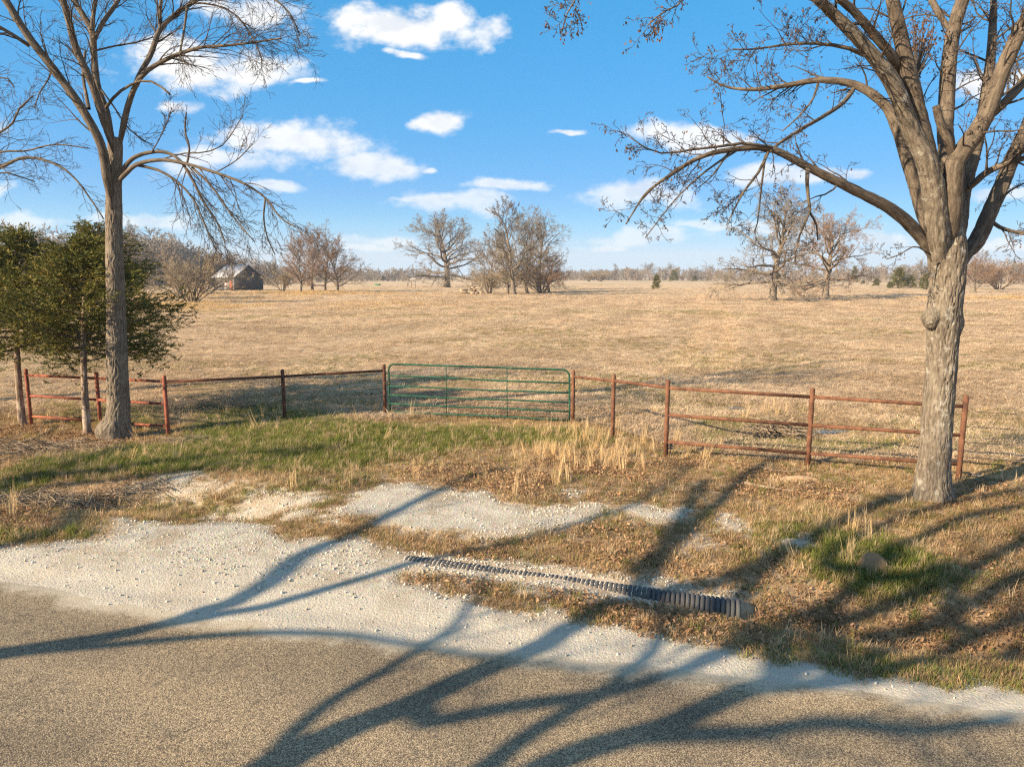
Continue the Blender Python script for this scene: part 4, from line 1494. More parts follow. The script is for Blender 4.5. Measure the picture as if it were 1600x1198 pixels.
B1 = back_of(20, 1030, 8.6)
shadow_tree('roadside_tree', 'bare roadside tree left of the viewpoint throwing the forked shadow on the gravel', B1, 3.6, [
    ([(-60, 1040), (0, 1031), (150, 1008), (300, 975), (420, 915), (480, 868), (560, 834), (640, 792), (720, 752), (790, 733)], 0.15, 0.05, 0, 0.6, 10),
    ([(150, 1008), (300, 977), (420, 950), (520, 920), (610, 893), (680, 872), (760, 858), (850, 835), (930, 810), (1010, 780), (1085, 725)], 0.10, 0.045, 0, -0.8, 12),
    ([(60, 1024), (180, 1014), (300, 1003), (420, 993), (560, 995), (690, 1015), (800, 1034), (900, 1044), (1000, 1050), (1100, 1060), (1200, 1074)], 0.07, 0.022, 0, 1.0, 10)], 41, 0.24)
B2 = back_of(430, 1225, 8.0)
shadow_tree('roadside_tree', 'big bare roadside tree behind the viewpoint throwing the broad branching shadows on the asphalt', B2, 3.4, [
    ([(430, 1230), (500, 1178), (591, 1135), (674, 1103), (756, 1061), (820, 1034), (866, 1002), (911, 970), (957, 943), (1010, 905), (1040, 868), (1062, 820), (1105, 750)], 0.15, 0.08, 0, 0.5, 4),
    ([(450, 1215), (500, 1144), (559, 1093), (628, 1052), (683, 1016), (715, 979), (742, 943), (762, 910)], 0.06, 0.035, 0, -0.7, 5),
    ([(700, 1300), (797, 1198), (866, 1144), (934, 1103), (985, 1075), (1000, 1048), (1024, 1022), (1060, 960)], 0.09, 0.05, 0, 0.9, 6),
    ([(706, 1130), (797, 1112), (889, 1098), (957, 1089), (1049, 1063), (1108, 1030), (1150, 1012), (1183, 983), (1233, 970), (1291, 949), (1340, 915), (1420, 870)], 0.08, 0.08, 0, -0.5, 8),
    ([(760, 1290), (900, 1190), (1000, 1157), (1062, 1139), (1145, 1099), (1225, 1064), (1258, 1037), (1316, 1026), (1374, 1001), (1430, 985), (1500, 955), (1600, 900)], 0.13, 0.10, 0, 1.2, 6),
    ([(1000, 1157), (1100, 1150), (1208, 1147), (1291, 1132), (1374, 1136), (1457, 1143), (1600, 1124)], 0.09, 0.06, 0.4, 0.8, 8),
    ([(1145, 1099), (1180, 1080), (1266, 1072), (1340, 1060), (1420, 1040), (1500, 1030), (1600, 1010)], 0.10, 0.08, 0.6, 1.6, 8),
    ([(957, 943), (1040, 925), (1125, 908), (1187, 883), (1233, 858), (1291, 829), (1358, 796), (1432, 772)], 0.12, 0.10, 0.3, -0.6, 8),
    ([(1150, 1012), (1225, 991), (1291, 966), (1316, 935), (1358, 908), (1437, 900), (1500, 880)], 0.10, 0.09, 0.0, 0.5, 8),
    ([(1300, 1030), (1358, 999), (1416, 990), (1478, 966), (1536, 933), (1605, 895)], 0.12, 0.10, 0.5, 1.0, 8),
    ([(1358, 908), (1416, 854), (1457, 833), (1516, 806), (1600, 790)], 0.10, 0.09, 0.4, 0.8, 8),
    ([(1100, 960), (1180, 905), (1262, 850), (1330, 806), (1400, 772)], 0.10, 0.08, 0.3, 0.6, 8),
    ([(1225, 1064), (1300, 985), (1380, 950), (1470, 912), (1600, 850)], 0.11, 0.09, 0.3, 0.9, 8),
    ([(1340, 1060), (1420, 1020), (1510, 1000), (1610, 960)], 0.11, 0.09, 0.3, 0.6, 8),
    ([(1000, 890), (1060, 846), (1120, 790), (1180, 735), (1230, 715)], 0.09, 0.08, 0.2, -0.3, 8),
    ([(1300, 880), (1400, 812), (1500, 785), (1610, 762)], 0.09, 0.08, 0.2, 0.4, 8),
    ([(1480, 960), (1540, 880), (1620, 830)], 0.09, 0.08, 0.2, 0.4, 6)], 42, 0.30)
B0 = back_of(0, 850, 13.0)
shadow_tree('roadside_tree', 'farther bare roadside tree left of the viewpoint shading the ditch bank', B0, 4.2, [
    ([(-160, 890), (-60, 866), (30, 848), (110, 826), (180, 790), (230, 762), (290, 744), (340, 735)], 0.12, 0.05, 0, 0.4, 10),
    ([(-160, 800), (-60, 775), (30, 748), (100, 736), (160, 716), (220, 700)], 0.11, 0.06, 0, -0.4, 12),
    ([(-100, 780), (40, 752), (160, 738), (260, 726), (360, 716), (460, 706)], 0.12, 0.06, 0, 0.6, 16),
    ([(-100, 800), (60, 766), (180, 750), (300, 735), (420, 722), (520, 700)], 0.09, 0.05, 0, 0.2, 16)], 43, 0.25)

# ------------------------------------------------------------------ scattering of uncountable cover
def lib_obj(name, V, T, mat, Q=None):
    me = mesh_np(name, np.array(V), Q, None if T is None else np.array(T), None, False)
    me.materials.append(mat)
    return bpy.data.objects.new(name, me)


def make_lib(name, objs):
    c = bpy.data.collections.new(name)
    for o in objs:
        c.objects.link(o)
    return c


def scatter(name, label, cat, coll, n_protos, P, rot, scl, tint, rnd_idx):
    me = bpy.data.meshes.new(name)
    me.vertices.add(len(P))
    me.vertices.foreach_set('co', np.asarray(P, np.float32).ravel())
    for an, typ, key, av in (('rot', 'FLOAT_VECTOR', 'vector', rot), ('scl', 'FLOAT_VECTOR', 'vector', scl)):
        at = me.attributes.new(an, typ, 'POINT')
        at.data.foreach_set(key, np.asarray(av, np.float32).ravel())
    at = me.attributes.new('tint', 'FLOAT_COLOR', 'POINT')
    at.data.foreach_set('color', np.hstack([tint, np.ones((len(tint), 1))]).astype(np.float32).ravel())
    at = me.attributes.new('pick', 'INT', 'POINT')
    at.data.foreach_set('value', np.asarray(rnd_idx, np.int32))
    o = bpy.data.objects.new(name, me)
    COL.objects.link(o)
    ng = bpy.data.node_groups.new('scatter_' + name, 'GeometryNodeTree')
    ng.interface.new_socket('Geometry', in_out='INPUT', socket_type='NodeSocketGeometry')
    ng.interface.new_socket('Geometry', in_out='OUTPUT', socket_type='NodeSocketGeometry')
    gi, go = ng.nodes.new('NodeGroupInput'), ng.nodes.new('NodeGroupOutput')
    ci = ng.nodes.new('GeometryNodeCollectionInfo')
    ci.inputs['Collection'].default_value = coll
    ci.inputs['Separate Children'].default_value = True
    ci.inputs['Reset Children'].default_value = True
    ip = ng.nodes.new('GeometryNodeInstanceOnPoints')
    ip.inputs['Pick Instance'].default_value = True

    def na(nm, typ):
        n = ng.nodes.new('GeometryNodeInputNamedAttribute')
        n.data_type = typ
        n.inputs['Name'].default_value = nm
        return n.outputs[0]
    L = ng.links.new
    L(gi.outputs[0], ip.inputs['Points'])
    L(ci.outputs[0], ip.inputs['Instance'])
    L(na('pick', 'INT'), ip.inputs['Instance Index'])
    e2r = ng.nodes.new('FunctionNodeEulerToRotation')
    L(na('rot', 'FLOAT_VECTOR'), e2r.inputs[0])
    L(e2r.outputs[0], ip.inputs['Rotation'])
    L(na('scl', 'FLOAT_VECTOR'), ip.inputs['Scale'])
    L(ip.outputs[0], go.inputs[0])
    md = o.modifiers.new('scatter', 'NODES')
    md.node_group = ng
    o['kind'] = 'stuff'
    tag(o, label, cat)
    return o



# ------------------------------------------------------------------ trees across the pasture
def ribbons(br):
    """flat twigs for crowns seen from far away: one quad each"""
    P = np.array([[b[0][0], b[0][-1]] for b in br], float)
    R = np.array([b[1][0] for b in br], float)
    d = P[:, 1] - P[:, 0]
    rv = np.random.default_rng(len(br)).normal(size=d.shape)
    n = np.cross(d, rv)
    n /= np.linalg.norm(n, axis=1, keepdims=True) + 1e-9
    w = n * R[:, None]
    V = np.stack([P[:, 0] - w, P[:, 0] + w, P[:, 1] + w * 0.5, P[:, 1] - w * 0.5], axis=1).reshape(-1, 3)
    Q = np.arange(len(br) * 4).reshape(-1, 4)
    return V, Q


def proc_tree(seed, H, kind):
    """(stem branches, finer branches, twigs) of a bare tree of height H standing at the origin"""
    rnd = random.Random(seed)
    out = []
    if kind == 'oak':
        S = dict(n=[7, 6, 6, 6], ang=(0.45, 1.05), lr=0.54, rr=0.6, wob=0.30, trop=[0.02, 0.04, 0.02, 0.0], max=4, rmin=0.013, first=0.18)
        th, r0, nl, l0, l1, elo, ehi, fb = 0.62 * H, 0.032 * H, 23, 0.50 * H, 0.38 * H, -0.08, 1.3, 0.24
    elif kind == 'slim':
        S = dict(n=[8, 7, 6, 6], ang=(0.3, 0.75), lr=0.5, rr=0.6, wob=0.18, trop=[0.10, 0.08, 0.05], max=4, rmin=0.014, first=0.18)
        th, r0, nl, l0, l1, elo, ehi, fb = 0.80 * H, 0.018 * H, 17, 0.36 * H, 0.24 * H, 0.45, 1.2, 0.22
    elif kind == 'round':
        S = dict(n=[8, 6, 6, 6], ang=(0.35, 0.85), lr=0.52, rr=0.6, wob=0.22, trop=[0.08, 0.06, 0.03], max=4, rmin=0.012, first=0.18)
        th, r0, nl, l0, l1, elo, ehi, fb = 0.55 * H, 0.020 * H, 17, 0.50 * H, 0.40 * H, 0.25, 1.3, 0.18
    else:   # bush: many stems from the ground
        S = dict(n=[9, 7, 6, 4], ang=(0.3, 0.8), lr=0.5, rr=0.62, wob=0.22, trop=[0.05, 0.04, 0.02], max=4, rmin=0.012, first=0.2)
        for k in range(13):
            az, el = rnd.uniform(0, 2 * math.pi), rnd.uniform(0.75, 1.4)
            d = (math.cos(az) * math.cos(el), math.sin(az) * math.cos(el), math.sin(el))
            p = (math.cos(az) * 0.07 * H * rnd.random(), math.sin(az) * 0.07 * H * rnd.random(), -0.05)
            grow(out, p, d, H * rnd.uniform(0.6, 0.95), 0.012 * H, 0, S, rnd)
        th = 0
    stems = []
    if th:
        p = np.array([0, 0, -0.2])
        tp, trr = [p], [r0 * 1.35]
        d = np.array([rnd.uniform(-.06, .06), rnd.uniform(-.06, .06), 1.0])
        for i in range(1, 12):
            kk = 0.07 if kind == 'oak' else 0.13
            d = d + np.array([rnd.uniform(-kk, kk), rnd.uniform(-kk, kk), 0.12])
            d = d / np.linalg.norm(d)
            p = p + d * th / 11
            tp.append(p)
            trr.append(r0 * (1 - 0.72 * (i / 11) ** 1.1))
        tp, trr = np.array(tp), np.array(trr)
        stems.append((tp, trr))
        ga = rnd.uniform(0, 6.28)
        for k in range(nl):
            f = fb + (1.0 - fb) * (k / (nl - 1))
            i = min(int(f * 11), 10)
            q = tp[i] + (tp[i + 1] - tp[i]) * min(f * 11 - i, 0.95)
            ga += 2.4 + rnd.uniform(-0.4, 0.4)
            el = elo + (ehi - elo) * ((f - fb) / (1 - fb)) ** 1.1 + rnd.uniform(-0.15, 0.15)
            dd = (math.cos(ga) * math.cos(el), math.sin(ga) * math.cos(el), math.sin(el))
            Lb = (l0 + (l1 - l0) * f) * rnd.uniform(0.82, 1.08)
            grow(out, tuple(q), dd, Lb, max(trr[i] * 0.55, 0.05), 0, S, rnd)
    stems += [(np.array(a), np.array(b)) for lev, a, b in out if lev == 0]
    fine = [(np.array(a), np.array(b)) for lev, a, b in out if 0 < lev < 3]
    twig = [(a, b) for lev, a, b in out if lev >= 3]
    return stems, fine, twig


PROTO, PROTO_H = {}, {}


def make_tree(name, label, u, v, top_v, seed, kind, mats, group=None, wscale=1.0, rot=0.0, cat='tree'):
    g = far_px(u, v)
    H = (v - top_v) * np.linalg.norm(g[:2]) / F_PX * 1.0
    H = z_at(g[0], g[1], top_v) - g[2]
    root = thing(name, label, cat, tuple(g), group, rot)
    key = (seed, kind)
    if key not in PROTO:
        st, fi, tw = proc_tree(seed, 16.0 if kind != 'bush' else 6.0, kind)
        v, q, t, b = tubes(st, 6)
        v1, q1, t1, b1 = tubes(fi, 3)
        v2, q2 = ribbons(tw)
        PROTO[key] = (mesh_np('trunk', v, q, None, {'barkco': b}), mesh_np('crown', np.vstack([v1, v2]), np.vstack([q1, q2 + len(v1)])))
        zz = np.concatenate([v1[:, 2], v2[:, 2]])
        PROTO_H[key] = float(np.percentile(zz, 99.7))
    s = 1.06 * H / PROTO_H[key]
    wscale *= 1.12
    for nm, me, mt in zip(('trunk', 'crown'), PROTO[key], mats):
        o = bpy.data.objects.new(nm, me)
        COL.objects.link(o)
        o.parent = root
        o.scale = (s * wscale, s * wscale, s)
        if not me.materials:
            me.materials.append(None)
        o.material_slots[0].link = 'OBJECT'
        o.material_slots[0].material = mt
    return root


def build_far_trees():
    bl, tg, tb, tt = MATS['bark_pecan'], MATS['twig_grey'], MATS['twig_brown'], MATS['twig_tan']
    lm = MATS['bark_limb']
    g1 = 'bare trees standing in the pasture'
    make_tree('oak_tree', 'lone spreading bare oak in the pasture left of the tree clump', 698, 449, 336, 101, 'oak', (lm, tg), g1, 1.2, 0.4)
    make_tree('bare_tree', 'tallest bare tree with pale straight trunk in the central clump', 804, 461, 318, 102, 'slim', (bl, tg), g1, 1.25, 1.0)
    make_tree('oak_tree', 'wide bare oak with crooked top at the right of the central clump', 842, 453, 330, 103, 'oak', (lm, tg), g1, 0.85, 2.0)
    make_tree('bare_tree', 'slender bare tree at the left of the central clump', 766, 458, 350, 111, 'round', (bl, tg), g1, 0.85, 0.5)
    make_tree('bare_tree', 'bushy brown bare tree in the middle of the central clump', 824, 457, 332, 105, 'round', (lm, tg), g1, 0.95, 2.5)
    make_tree('bare_tree', 'low brownish tree in front of the clump with leaning branches', 793, 460, 385, 105, 'round', (lm, tt), g1, 1.3, 0.2)
    make_tree('bare_tree', 'low tan tree at the right foot of the central clump', 858, 456, 395, 105, 'round', (lm, tb), g1, 1.5, 3.0)
    make_tree('thicket_bush', 'tangled grey bush at the left foot of the central clump', 762, 459, 420, 107, 'bush', (lm, tt), 'bare bushes in the pasture', 1.2, 0, 'bush')
    make_tree('oak_tree', 'tall gnarled bare oak seen below the long limb, nearer of the pair', 1207, 468, 288, 103, 'oak', (bl, tg), g1, 0.95, 0.9)
    make_tree('oak_tree', 'shorter pale-trunked oak right of the gnarled one, farther of the pair', 1290, 463, 332, 101, 'oak', (bl, tb), g1, 0.95, 4.0)
    make_tree('bare_tree', 'bare reddish tree with straight trunk right of the grey barn', 470, 459, 362, 105, 'round', (lm, tb), g1, 0.8, 0.0)
    make_tree('bare_tree', 'wide reddish bare tree, rightmost of those beside the barn', 508, 456, 350, 111, 'round', (lm, tb), g1, 0.95, 1.7)
    make_tree('bare_tree', 'low spreading bare tree at the right end of the barn thicket', 528, 457, 378, 105, 'round', (lm, tb), g1, 1.2, 0.8)
    make_tree('bare_tree', 'bare tree at the middle of the row right of the barn, between two reddish ones', 489, 457, 356, 105, 'round', (lm, tb), g1, 1.0, 3.3)
    make_tree('thicket_bush', 'brown thicket at the right foot of the central clump', 846, 457, 412, 107, 'bush', (lm, tb), 'bare bushes in the pasture', 1.4, 2.2, 'bush')
    make_tree('thicket_bush', 'many-stemmed grey bush in front of the barn', 300, 471, 398, 107, 'bush', (lm, tt), 'bare bushes in the pasture', 1.15, 0, 'bush')
    make_tree('thicket_bush', 'smaller many-stemmed bush between the cedars and the bush before the barn', 285, 466, 402, 107, 'bush', (lm, tg), 'bare bushes in the pasture', 1.0, 2.0, 'bush')
    make_tree('thicket_bush', 'low grey-green thicket between barn and reddish trees', 442, 458, 420, 107, 'bush', (lm, tt), 'bare bushes in the pasture', 0.95, 1.0, 'bush')
    make_tree('bare_tree', 'bare tree peeking over the cedars behind the left trunk', 205, 462, 352, 101, 'oak', (lm, tg), g1, 0.8, 1.3)
    make_tree('bare_tree', 'reddish bare tree with dark trunk right of the big oak', 1524, 457, 396, 105, 'round', (lm, tb), g1, 1.2, 1.0)
    make_tree('bare_tree', 'pale leafless snag above the far cedars', 1436, 449, 404, 103, 'oak', (bl, tg), g1, 0.8, 0.0)
    gf = 'bare trees rising above the far tree line'
    for i, (u, v, tv, sd, kd, lb) in enumerate([
            (963, 438, 413, 102, 'slim', 'small dark bare tree before the far tree line, left of the young cedar'),
            (1015, 437, 411, 101, 'oak', 'bare crown above the tree line just left of the young cedar'),
            (1046, 437, 411, 103, 'oak', 'bare crown above the tree line behind the dark cedar'),
            (1110, 437, 414, 105, 'round', 'bare tree above the far tree line near the tan field track'),
            (1343, 440, 403, 102, 'slim', 'grey bare tree behind the far cedars, right of the oak pair'),
            (618, 438, 424, 105, 'round', 'small dark tree far behind the metal frame'),
            (1540, 440, 392, 102, 'slim', 'thin bare tree above the woods at the right')]):
        make_tree('bare_tree', lb, u, v, tv, sd, kd, (lm, MATS['twig_grey']), gf, 1.0, i * 0.9)
    for i, (u, v, tv, lb) in enumerate([(938, 440, 424, 'round grey bush out in the field right of the clump'), (920, 440, 426, 'low grey bush at the clump side of the far field'),
                                        (1135, 440, 424, 'low bush at the far field edge beside the track'), (1560, 452, 408, 'broad brown thicket right of the big oak'), (582, 439, 427, 'low scrub far left of the lone oak')]):
        make_tree('thicket_bush', lb, u, v, tv, 107, 'bush', (lm, MATS['twig_brown'] if i == 3 else MATS['twig_tan']), 'bare bushes in the pasture', 1.5, i, 'bush')


build_far_trees()


def wood_mass(name, label, spans, seed, n, mat):
    """far-off leafless woods that read as one mass: many small bare crowns in one mesh"""
    rnd = random.Random(seed)
    protos = []
    for k in range(5):
        out = []
        S = dict(n=[6, 5, 4], ang=(0.35, 0.95), lr=0.55, rr=0.6, wob=0.22, trop=[0.06, 0.04, 0.02], max=3, rmin=0.045, first=0.2)
        p, d = (0, 0, -0.3), (rnd.uniform(-.1, .1), rnd.uniform(-.1, .1), 1)
        grow(out, p, norm(d), 8.5, 0.22, 0, dict(S, n=[12, 7, 5]), rnd)
        for q in range(3):
            az = rnd.uniform(0, 6.28)
            grow(out, p, norm((math.cos(az) * 0.5, math.sin(az) * 0.5, 1)), rnd.uniform(3, 6), 0.1, 1, S, rnd)
        v, q, t, b = tubes([(np.array(a), np.array(r)) for _, a, r in out], 3)
        protos.append((v, q))
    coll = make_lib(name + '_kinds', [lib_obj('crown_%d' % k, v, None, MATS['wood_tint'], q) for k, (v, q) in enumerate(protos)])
    P, Rr, Sc, Tn = [], [], [], []
    for i in range(n):
        (u0, d0, hh0), (u1, d1, hh1) = spans[rnd.randrange(len(spans))]
        f = rnd.random()
        u = u0 + (u1 - u0) * f
        dist = (d0 + (d1 - d0) * f) * (1 + 0.22 * rnd.random() ** 1.5)
        Hh = (hh0 + (hh1 - hh0) * f) * (rnd.uniform(0.6, 1.1) if rnd.random() < 0.7 else rnd.uniform(0.3, 0.5))
        s = Hh / 9.5
        w = s * rnd.uniform(0.95, 1.5)
        P.append(((u - 800) / F_PX * dist, dist, 0.0))
        Rr.append((0, 0, rnd.uniform(0, 6.28)))
        Sc.append((w, w, s))
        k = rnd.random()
        c0, c1 = np.array((0.26, 0.225, 0.20)), np.array((0.29, 0.225, 0.175)) if rnd.random() < 0.6 else np.array((0.24, 0.225, 0.19))  # greyer, lighter tones put some distance haze into the wood colour
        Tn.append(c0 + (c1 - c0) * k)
    P = np.array(P)
    P[:, 2] = terrain(P[:, 0], P[:, 1])
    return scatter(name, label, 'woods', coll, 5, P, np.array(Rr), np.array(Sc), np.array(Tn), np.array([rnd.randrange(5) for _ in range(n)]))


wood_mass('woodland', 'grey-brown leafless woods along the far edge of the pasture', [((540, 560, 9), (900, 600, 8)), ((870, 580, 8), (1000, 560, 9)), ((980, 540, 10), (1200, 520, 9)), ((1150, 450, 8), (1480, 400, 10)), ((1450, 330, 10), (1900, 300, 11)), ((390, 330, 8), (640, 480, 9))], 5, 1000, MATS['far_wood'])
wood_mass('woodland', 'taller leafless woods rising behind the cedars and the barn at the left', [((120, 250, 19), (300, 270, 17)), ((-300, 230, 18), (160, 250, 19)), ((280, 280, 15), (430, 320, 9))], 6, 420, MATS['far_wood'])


# ------------------------------------------------------------------ cedars
def spray_proto(rnd, n=12):
    """one feathery cedar spray, pointing along +X"""
    V, T = [], []
    for i in range(n):
        f = (i + rnd.random()) / n
        side = rnd.choice((-1, 1))
        c = np.array([f * 0.8, 0, -0.10 * f * f])
        d = np.array([0.7, side * rnd.uniform(0.3, 0.9), rnd.uniform(-0.45, 0.6)])
        d /= np.linalg.norm(d)
        L = rnd.uniform(0.22, 0.42) * (1.1 - 0.5 * f)
        w = np.cross(d, [rnd.uniform(-1, 1), rnd.uniform(-1, 1), rnd.uniform(-1, 1)])
        w /= np.linalg.norm(w) + 1e-9
        k = len(V)
        V += [c - w * 0.018, c + w * 0.018, c + d * L * 0.6 + w * 0.030, c + d * L * 0.6 - w * 0.030, c + d * L]
        T += [(k, k + 1, k + 2), (k, k + 2, k + 3), (k + 3, k + 2, k + 4)]
    return np.array(V), np.array(T)


def cedar_mesh(seed, H, z0, rmax, nl, shape, lean=(0, 0), dens=1.0, big=1.0):
    rnd = random.Random(seed)
    protos = [spray_proto(rnd) for _ in range(6)]
    tr = [np.array([lean[0] * (k / 9) ** 2, lean[1] * (k / 9) ** 2, H * 0.97 * k / 9]) for k in range(10)]
    limbs, V, T, off = [], [], [], 0
    ga = rnd.uniform(0, 6.28)
    for k in range(nl):
        f = k / (nl - 1)
        z = z0 + (H * 0.96 - z0) * f
        i = min(int(z / (H * 0.97) * 9), 8)
        q = tr[i] + (tr[i + 1] - tr[i]) * (z / (H * 0.97) * 9 - i)
        ga += 2.4 + rnd.uniform(-0.5, 0.5)
        Lb = rmax * shape(f) * rnd.uniform(0.5, 1.22)
        el = -0.12 + 0.95 * f + rnd.uniform(-0.15, 0.2)
        d = np.array([math.cos(ga) * math.cos(el), math.sin(ga) * math.cos(el), math.sin(el)])
        pts, p = [q], q
        for j in range(5):
            d = d + np.array([rnd.uniform(-.2, .2), rnd.uniform(-.2, .2), rnd.uniform(-.1, .2)])
            d /= np.linalg.norm(d)
            p = p + d * Lb / 5
            pts.append(p)
        pts = np.array(pts)
        limbs.append((pts, np.linspace(0.03, 0.006, 6)))
        for j in range(int(26 * dens * (0.25 + 1.15 * Lb / rmax))):
            g = rnd.uniform(0.12, 1.0) ** 0.8
            ii = min(int(g * 5), 4)
            c = pts[ii] + (pts[ii + 1] - pts[ii]) * (g * 5 - ii)
            c = c + np.array([rnd.gauss(0, 0.12), rnd.gauss(0, 0.12), rnd.gauss(0, 0.12)]) * (0.5 + Lb * 0.5)
            out = np.array([c[0] - q[0], c[1] - q[1], 0.0])
            out /= np.linalg.norm(out) + 1e-6
            dd = out + np.array([rnd.uniform(-.8, .8), rnd.uniform(-.8, .8), rnd.uniform(-0.3, 0.9)])
            dd /= np.linalg.norm(dd)
            sd = np.cross(dd, [0, 0, 1.0])
            sd /= np.linalg.norm(sd) + 1e-6
            upv = np.cross(sd, dd)
            s = big * rnd.uniform(0.17, 0.40)
            pv, pt = protos[rnd.randrange(6)]
            V.append(c + s * (pv[:, :1] * dd + pv[:, 1:2] * sd + pv[:, 2:] * upv))
            T.append(pt + off)
            off += len(pv)
    return tr, limbs, np.vstack(V), np.vstack(T)


def full_shape(f):
    return 1.12 * (1 - 0.55 * f) * (1 - f ** 3) + 0.08


def cone_shape(f):
    return 1.05 * (1 - f) ** 0.75 + 0.08


def build_cedars():
    defs = [('cedar_tree', 'green cedar with shredding pale bark at the left edge, left of the red fence', (35, 664), 356, 1.80, 1.95, 51, (0.0, 0.5)),
            ('cedar_tree', 'green cedar with flaking pale trunk standing before the red fence rails', (137, 679), 366, 1.90, 1.7, 52, (-0.2, 1.0)),
            ('cedar_tree', 'darker cedar behind the tall bare trunk, its boughs reaching right', (184, 634), 352, 1.45, 2.15, 53, (-0.3, 0.1))]
    for nm, lb, (u, v), tv, z0, rm, seed, lean in defs:
        g = ground_px(u, v)
        H = z_at(g[0], g[1], tv) - g[2]
        root = thing(nm, lb, 'tree', tuple(g), 'cedars clustered by the red fence')
        tr, limbs, V, T = cedar_mesh(seed, H, z0, rm, 50, cone_shape if seed == 53 else full_shape, lean, 2.9)
        rad = np.linspace(0.085, 0.02, 10)
        pts = np.array(tr)
        pts[0][2] = -0.1
        child('trunk', trunk_mesh('trunk', pts, rad, (0, 0, 0), 28, 0.05, 0.05, (0.15, 0.4), (), seed), MATS['bark_cedar'], root)
        child('limbs', tube_mesh('limbs', limbs, 5), MATS['bark_limb'], root)
        child('crown', mesh_np('crown', V, None, T, None, False), MATS['cedar_leaf'], root)
        # flakes of loose bark
        rnd = random.Random(seed + 9)
    tr, limbs, V, T = cedar_mesh(60, 4.0, 0.35, 1.25, 46, cone_shape, (0, 0), 0.7, 2.2)
    tme = tube_mesh('trunk', [(np.array(tr), np.linspace(0.1, 0.02, 10))], 6)
    cme = mesh_np('crown', V, None, T, None, False)
    tme.materials.append(MATS['bark_cedar'])
    cme.materials.append(MATS['cedar_leaf'])
    far = [(1025, 453, 429, 1.0, 'single young cedar standing alone in the middle of the pasture'), (1053, 440, 422, 1.2, 'dark round cedar at the far field edge, right of the lone young cedar'),
           (1403, 451, 419, 1.3, 'tallest of the green cedars in the field left of the big oak trunk'), (1422, 451, 430, 1.3, 'lower cedar against the right side of the tallest field cedar'),
           (1446, 453, 428, 1.2, 'field cedar half hidden by the big oak trunk'), (1369, 447, 435, 1.5, 'small round cedar left of the tallest field cedar'),
           (1348, 444, 438, 1.7, 'tiny low cedar farther left in the field'), (1338, 442, 436, 1.2, 'tiny upright cedar leftmost of the field cedars'),
           (1334, 441, 416, 0.7, 'slim dark conifer in the woods above the tiny cedars'), (1390, 451, 440, 1.5, 'low cedar seedling at the left foot of the tallest field cedar'), (1085, 440, 430, 1.4, 'faint dark evergreen in the far tree line near the track'),
           (600, 439, 431, 2.0, 'dark low evergreen far off left of the lone oak')]
    for i, (u, v, tv, ws, lb) in enumerate(far):
        g = far_px(u, v)
        H = z_at(g[0], g[1], tv) - g[2]
        root = thing('cedar_tree', lb, 'tree', tuple(g), 'small cedars out in the pasture', i * 1.3)
        s = H / 4.0
        for n_, me in (('trunk', tme), ('crown', cme)):
            o = child(n_, me, None, root)
            o.scale = (s * ws, s * ws, s)


build_cedars()

# ------------------------------------------------------------------ barn and small far things
def box_mesh(name, lo, hi):
    x0, y0, z0 = lo
    x1, y1, z1 = hi
    v = [(x0, y0, z0), (x1, y0, z0), (x1, y1, z0), (x0, y1, z0), (x0, y0, z1), (x1, y0, z1), (x1, y1, z1), (x0, y1, z1)]
    q = [(0, 3, 2, 1), (4, 5, 6, 7), (0, 1, 5, 4), (1, 2, 6, 5), (2, 3, 7, 6), (3, 0, 4, 7)]
    return mesh_np(name, v, q, None, None, False)


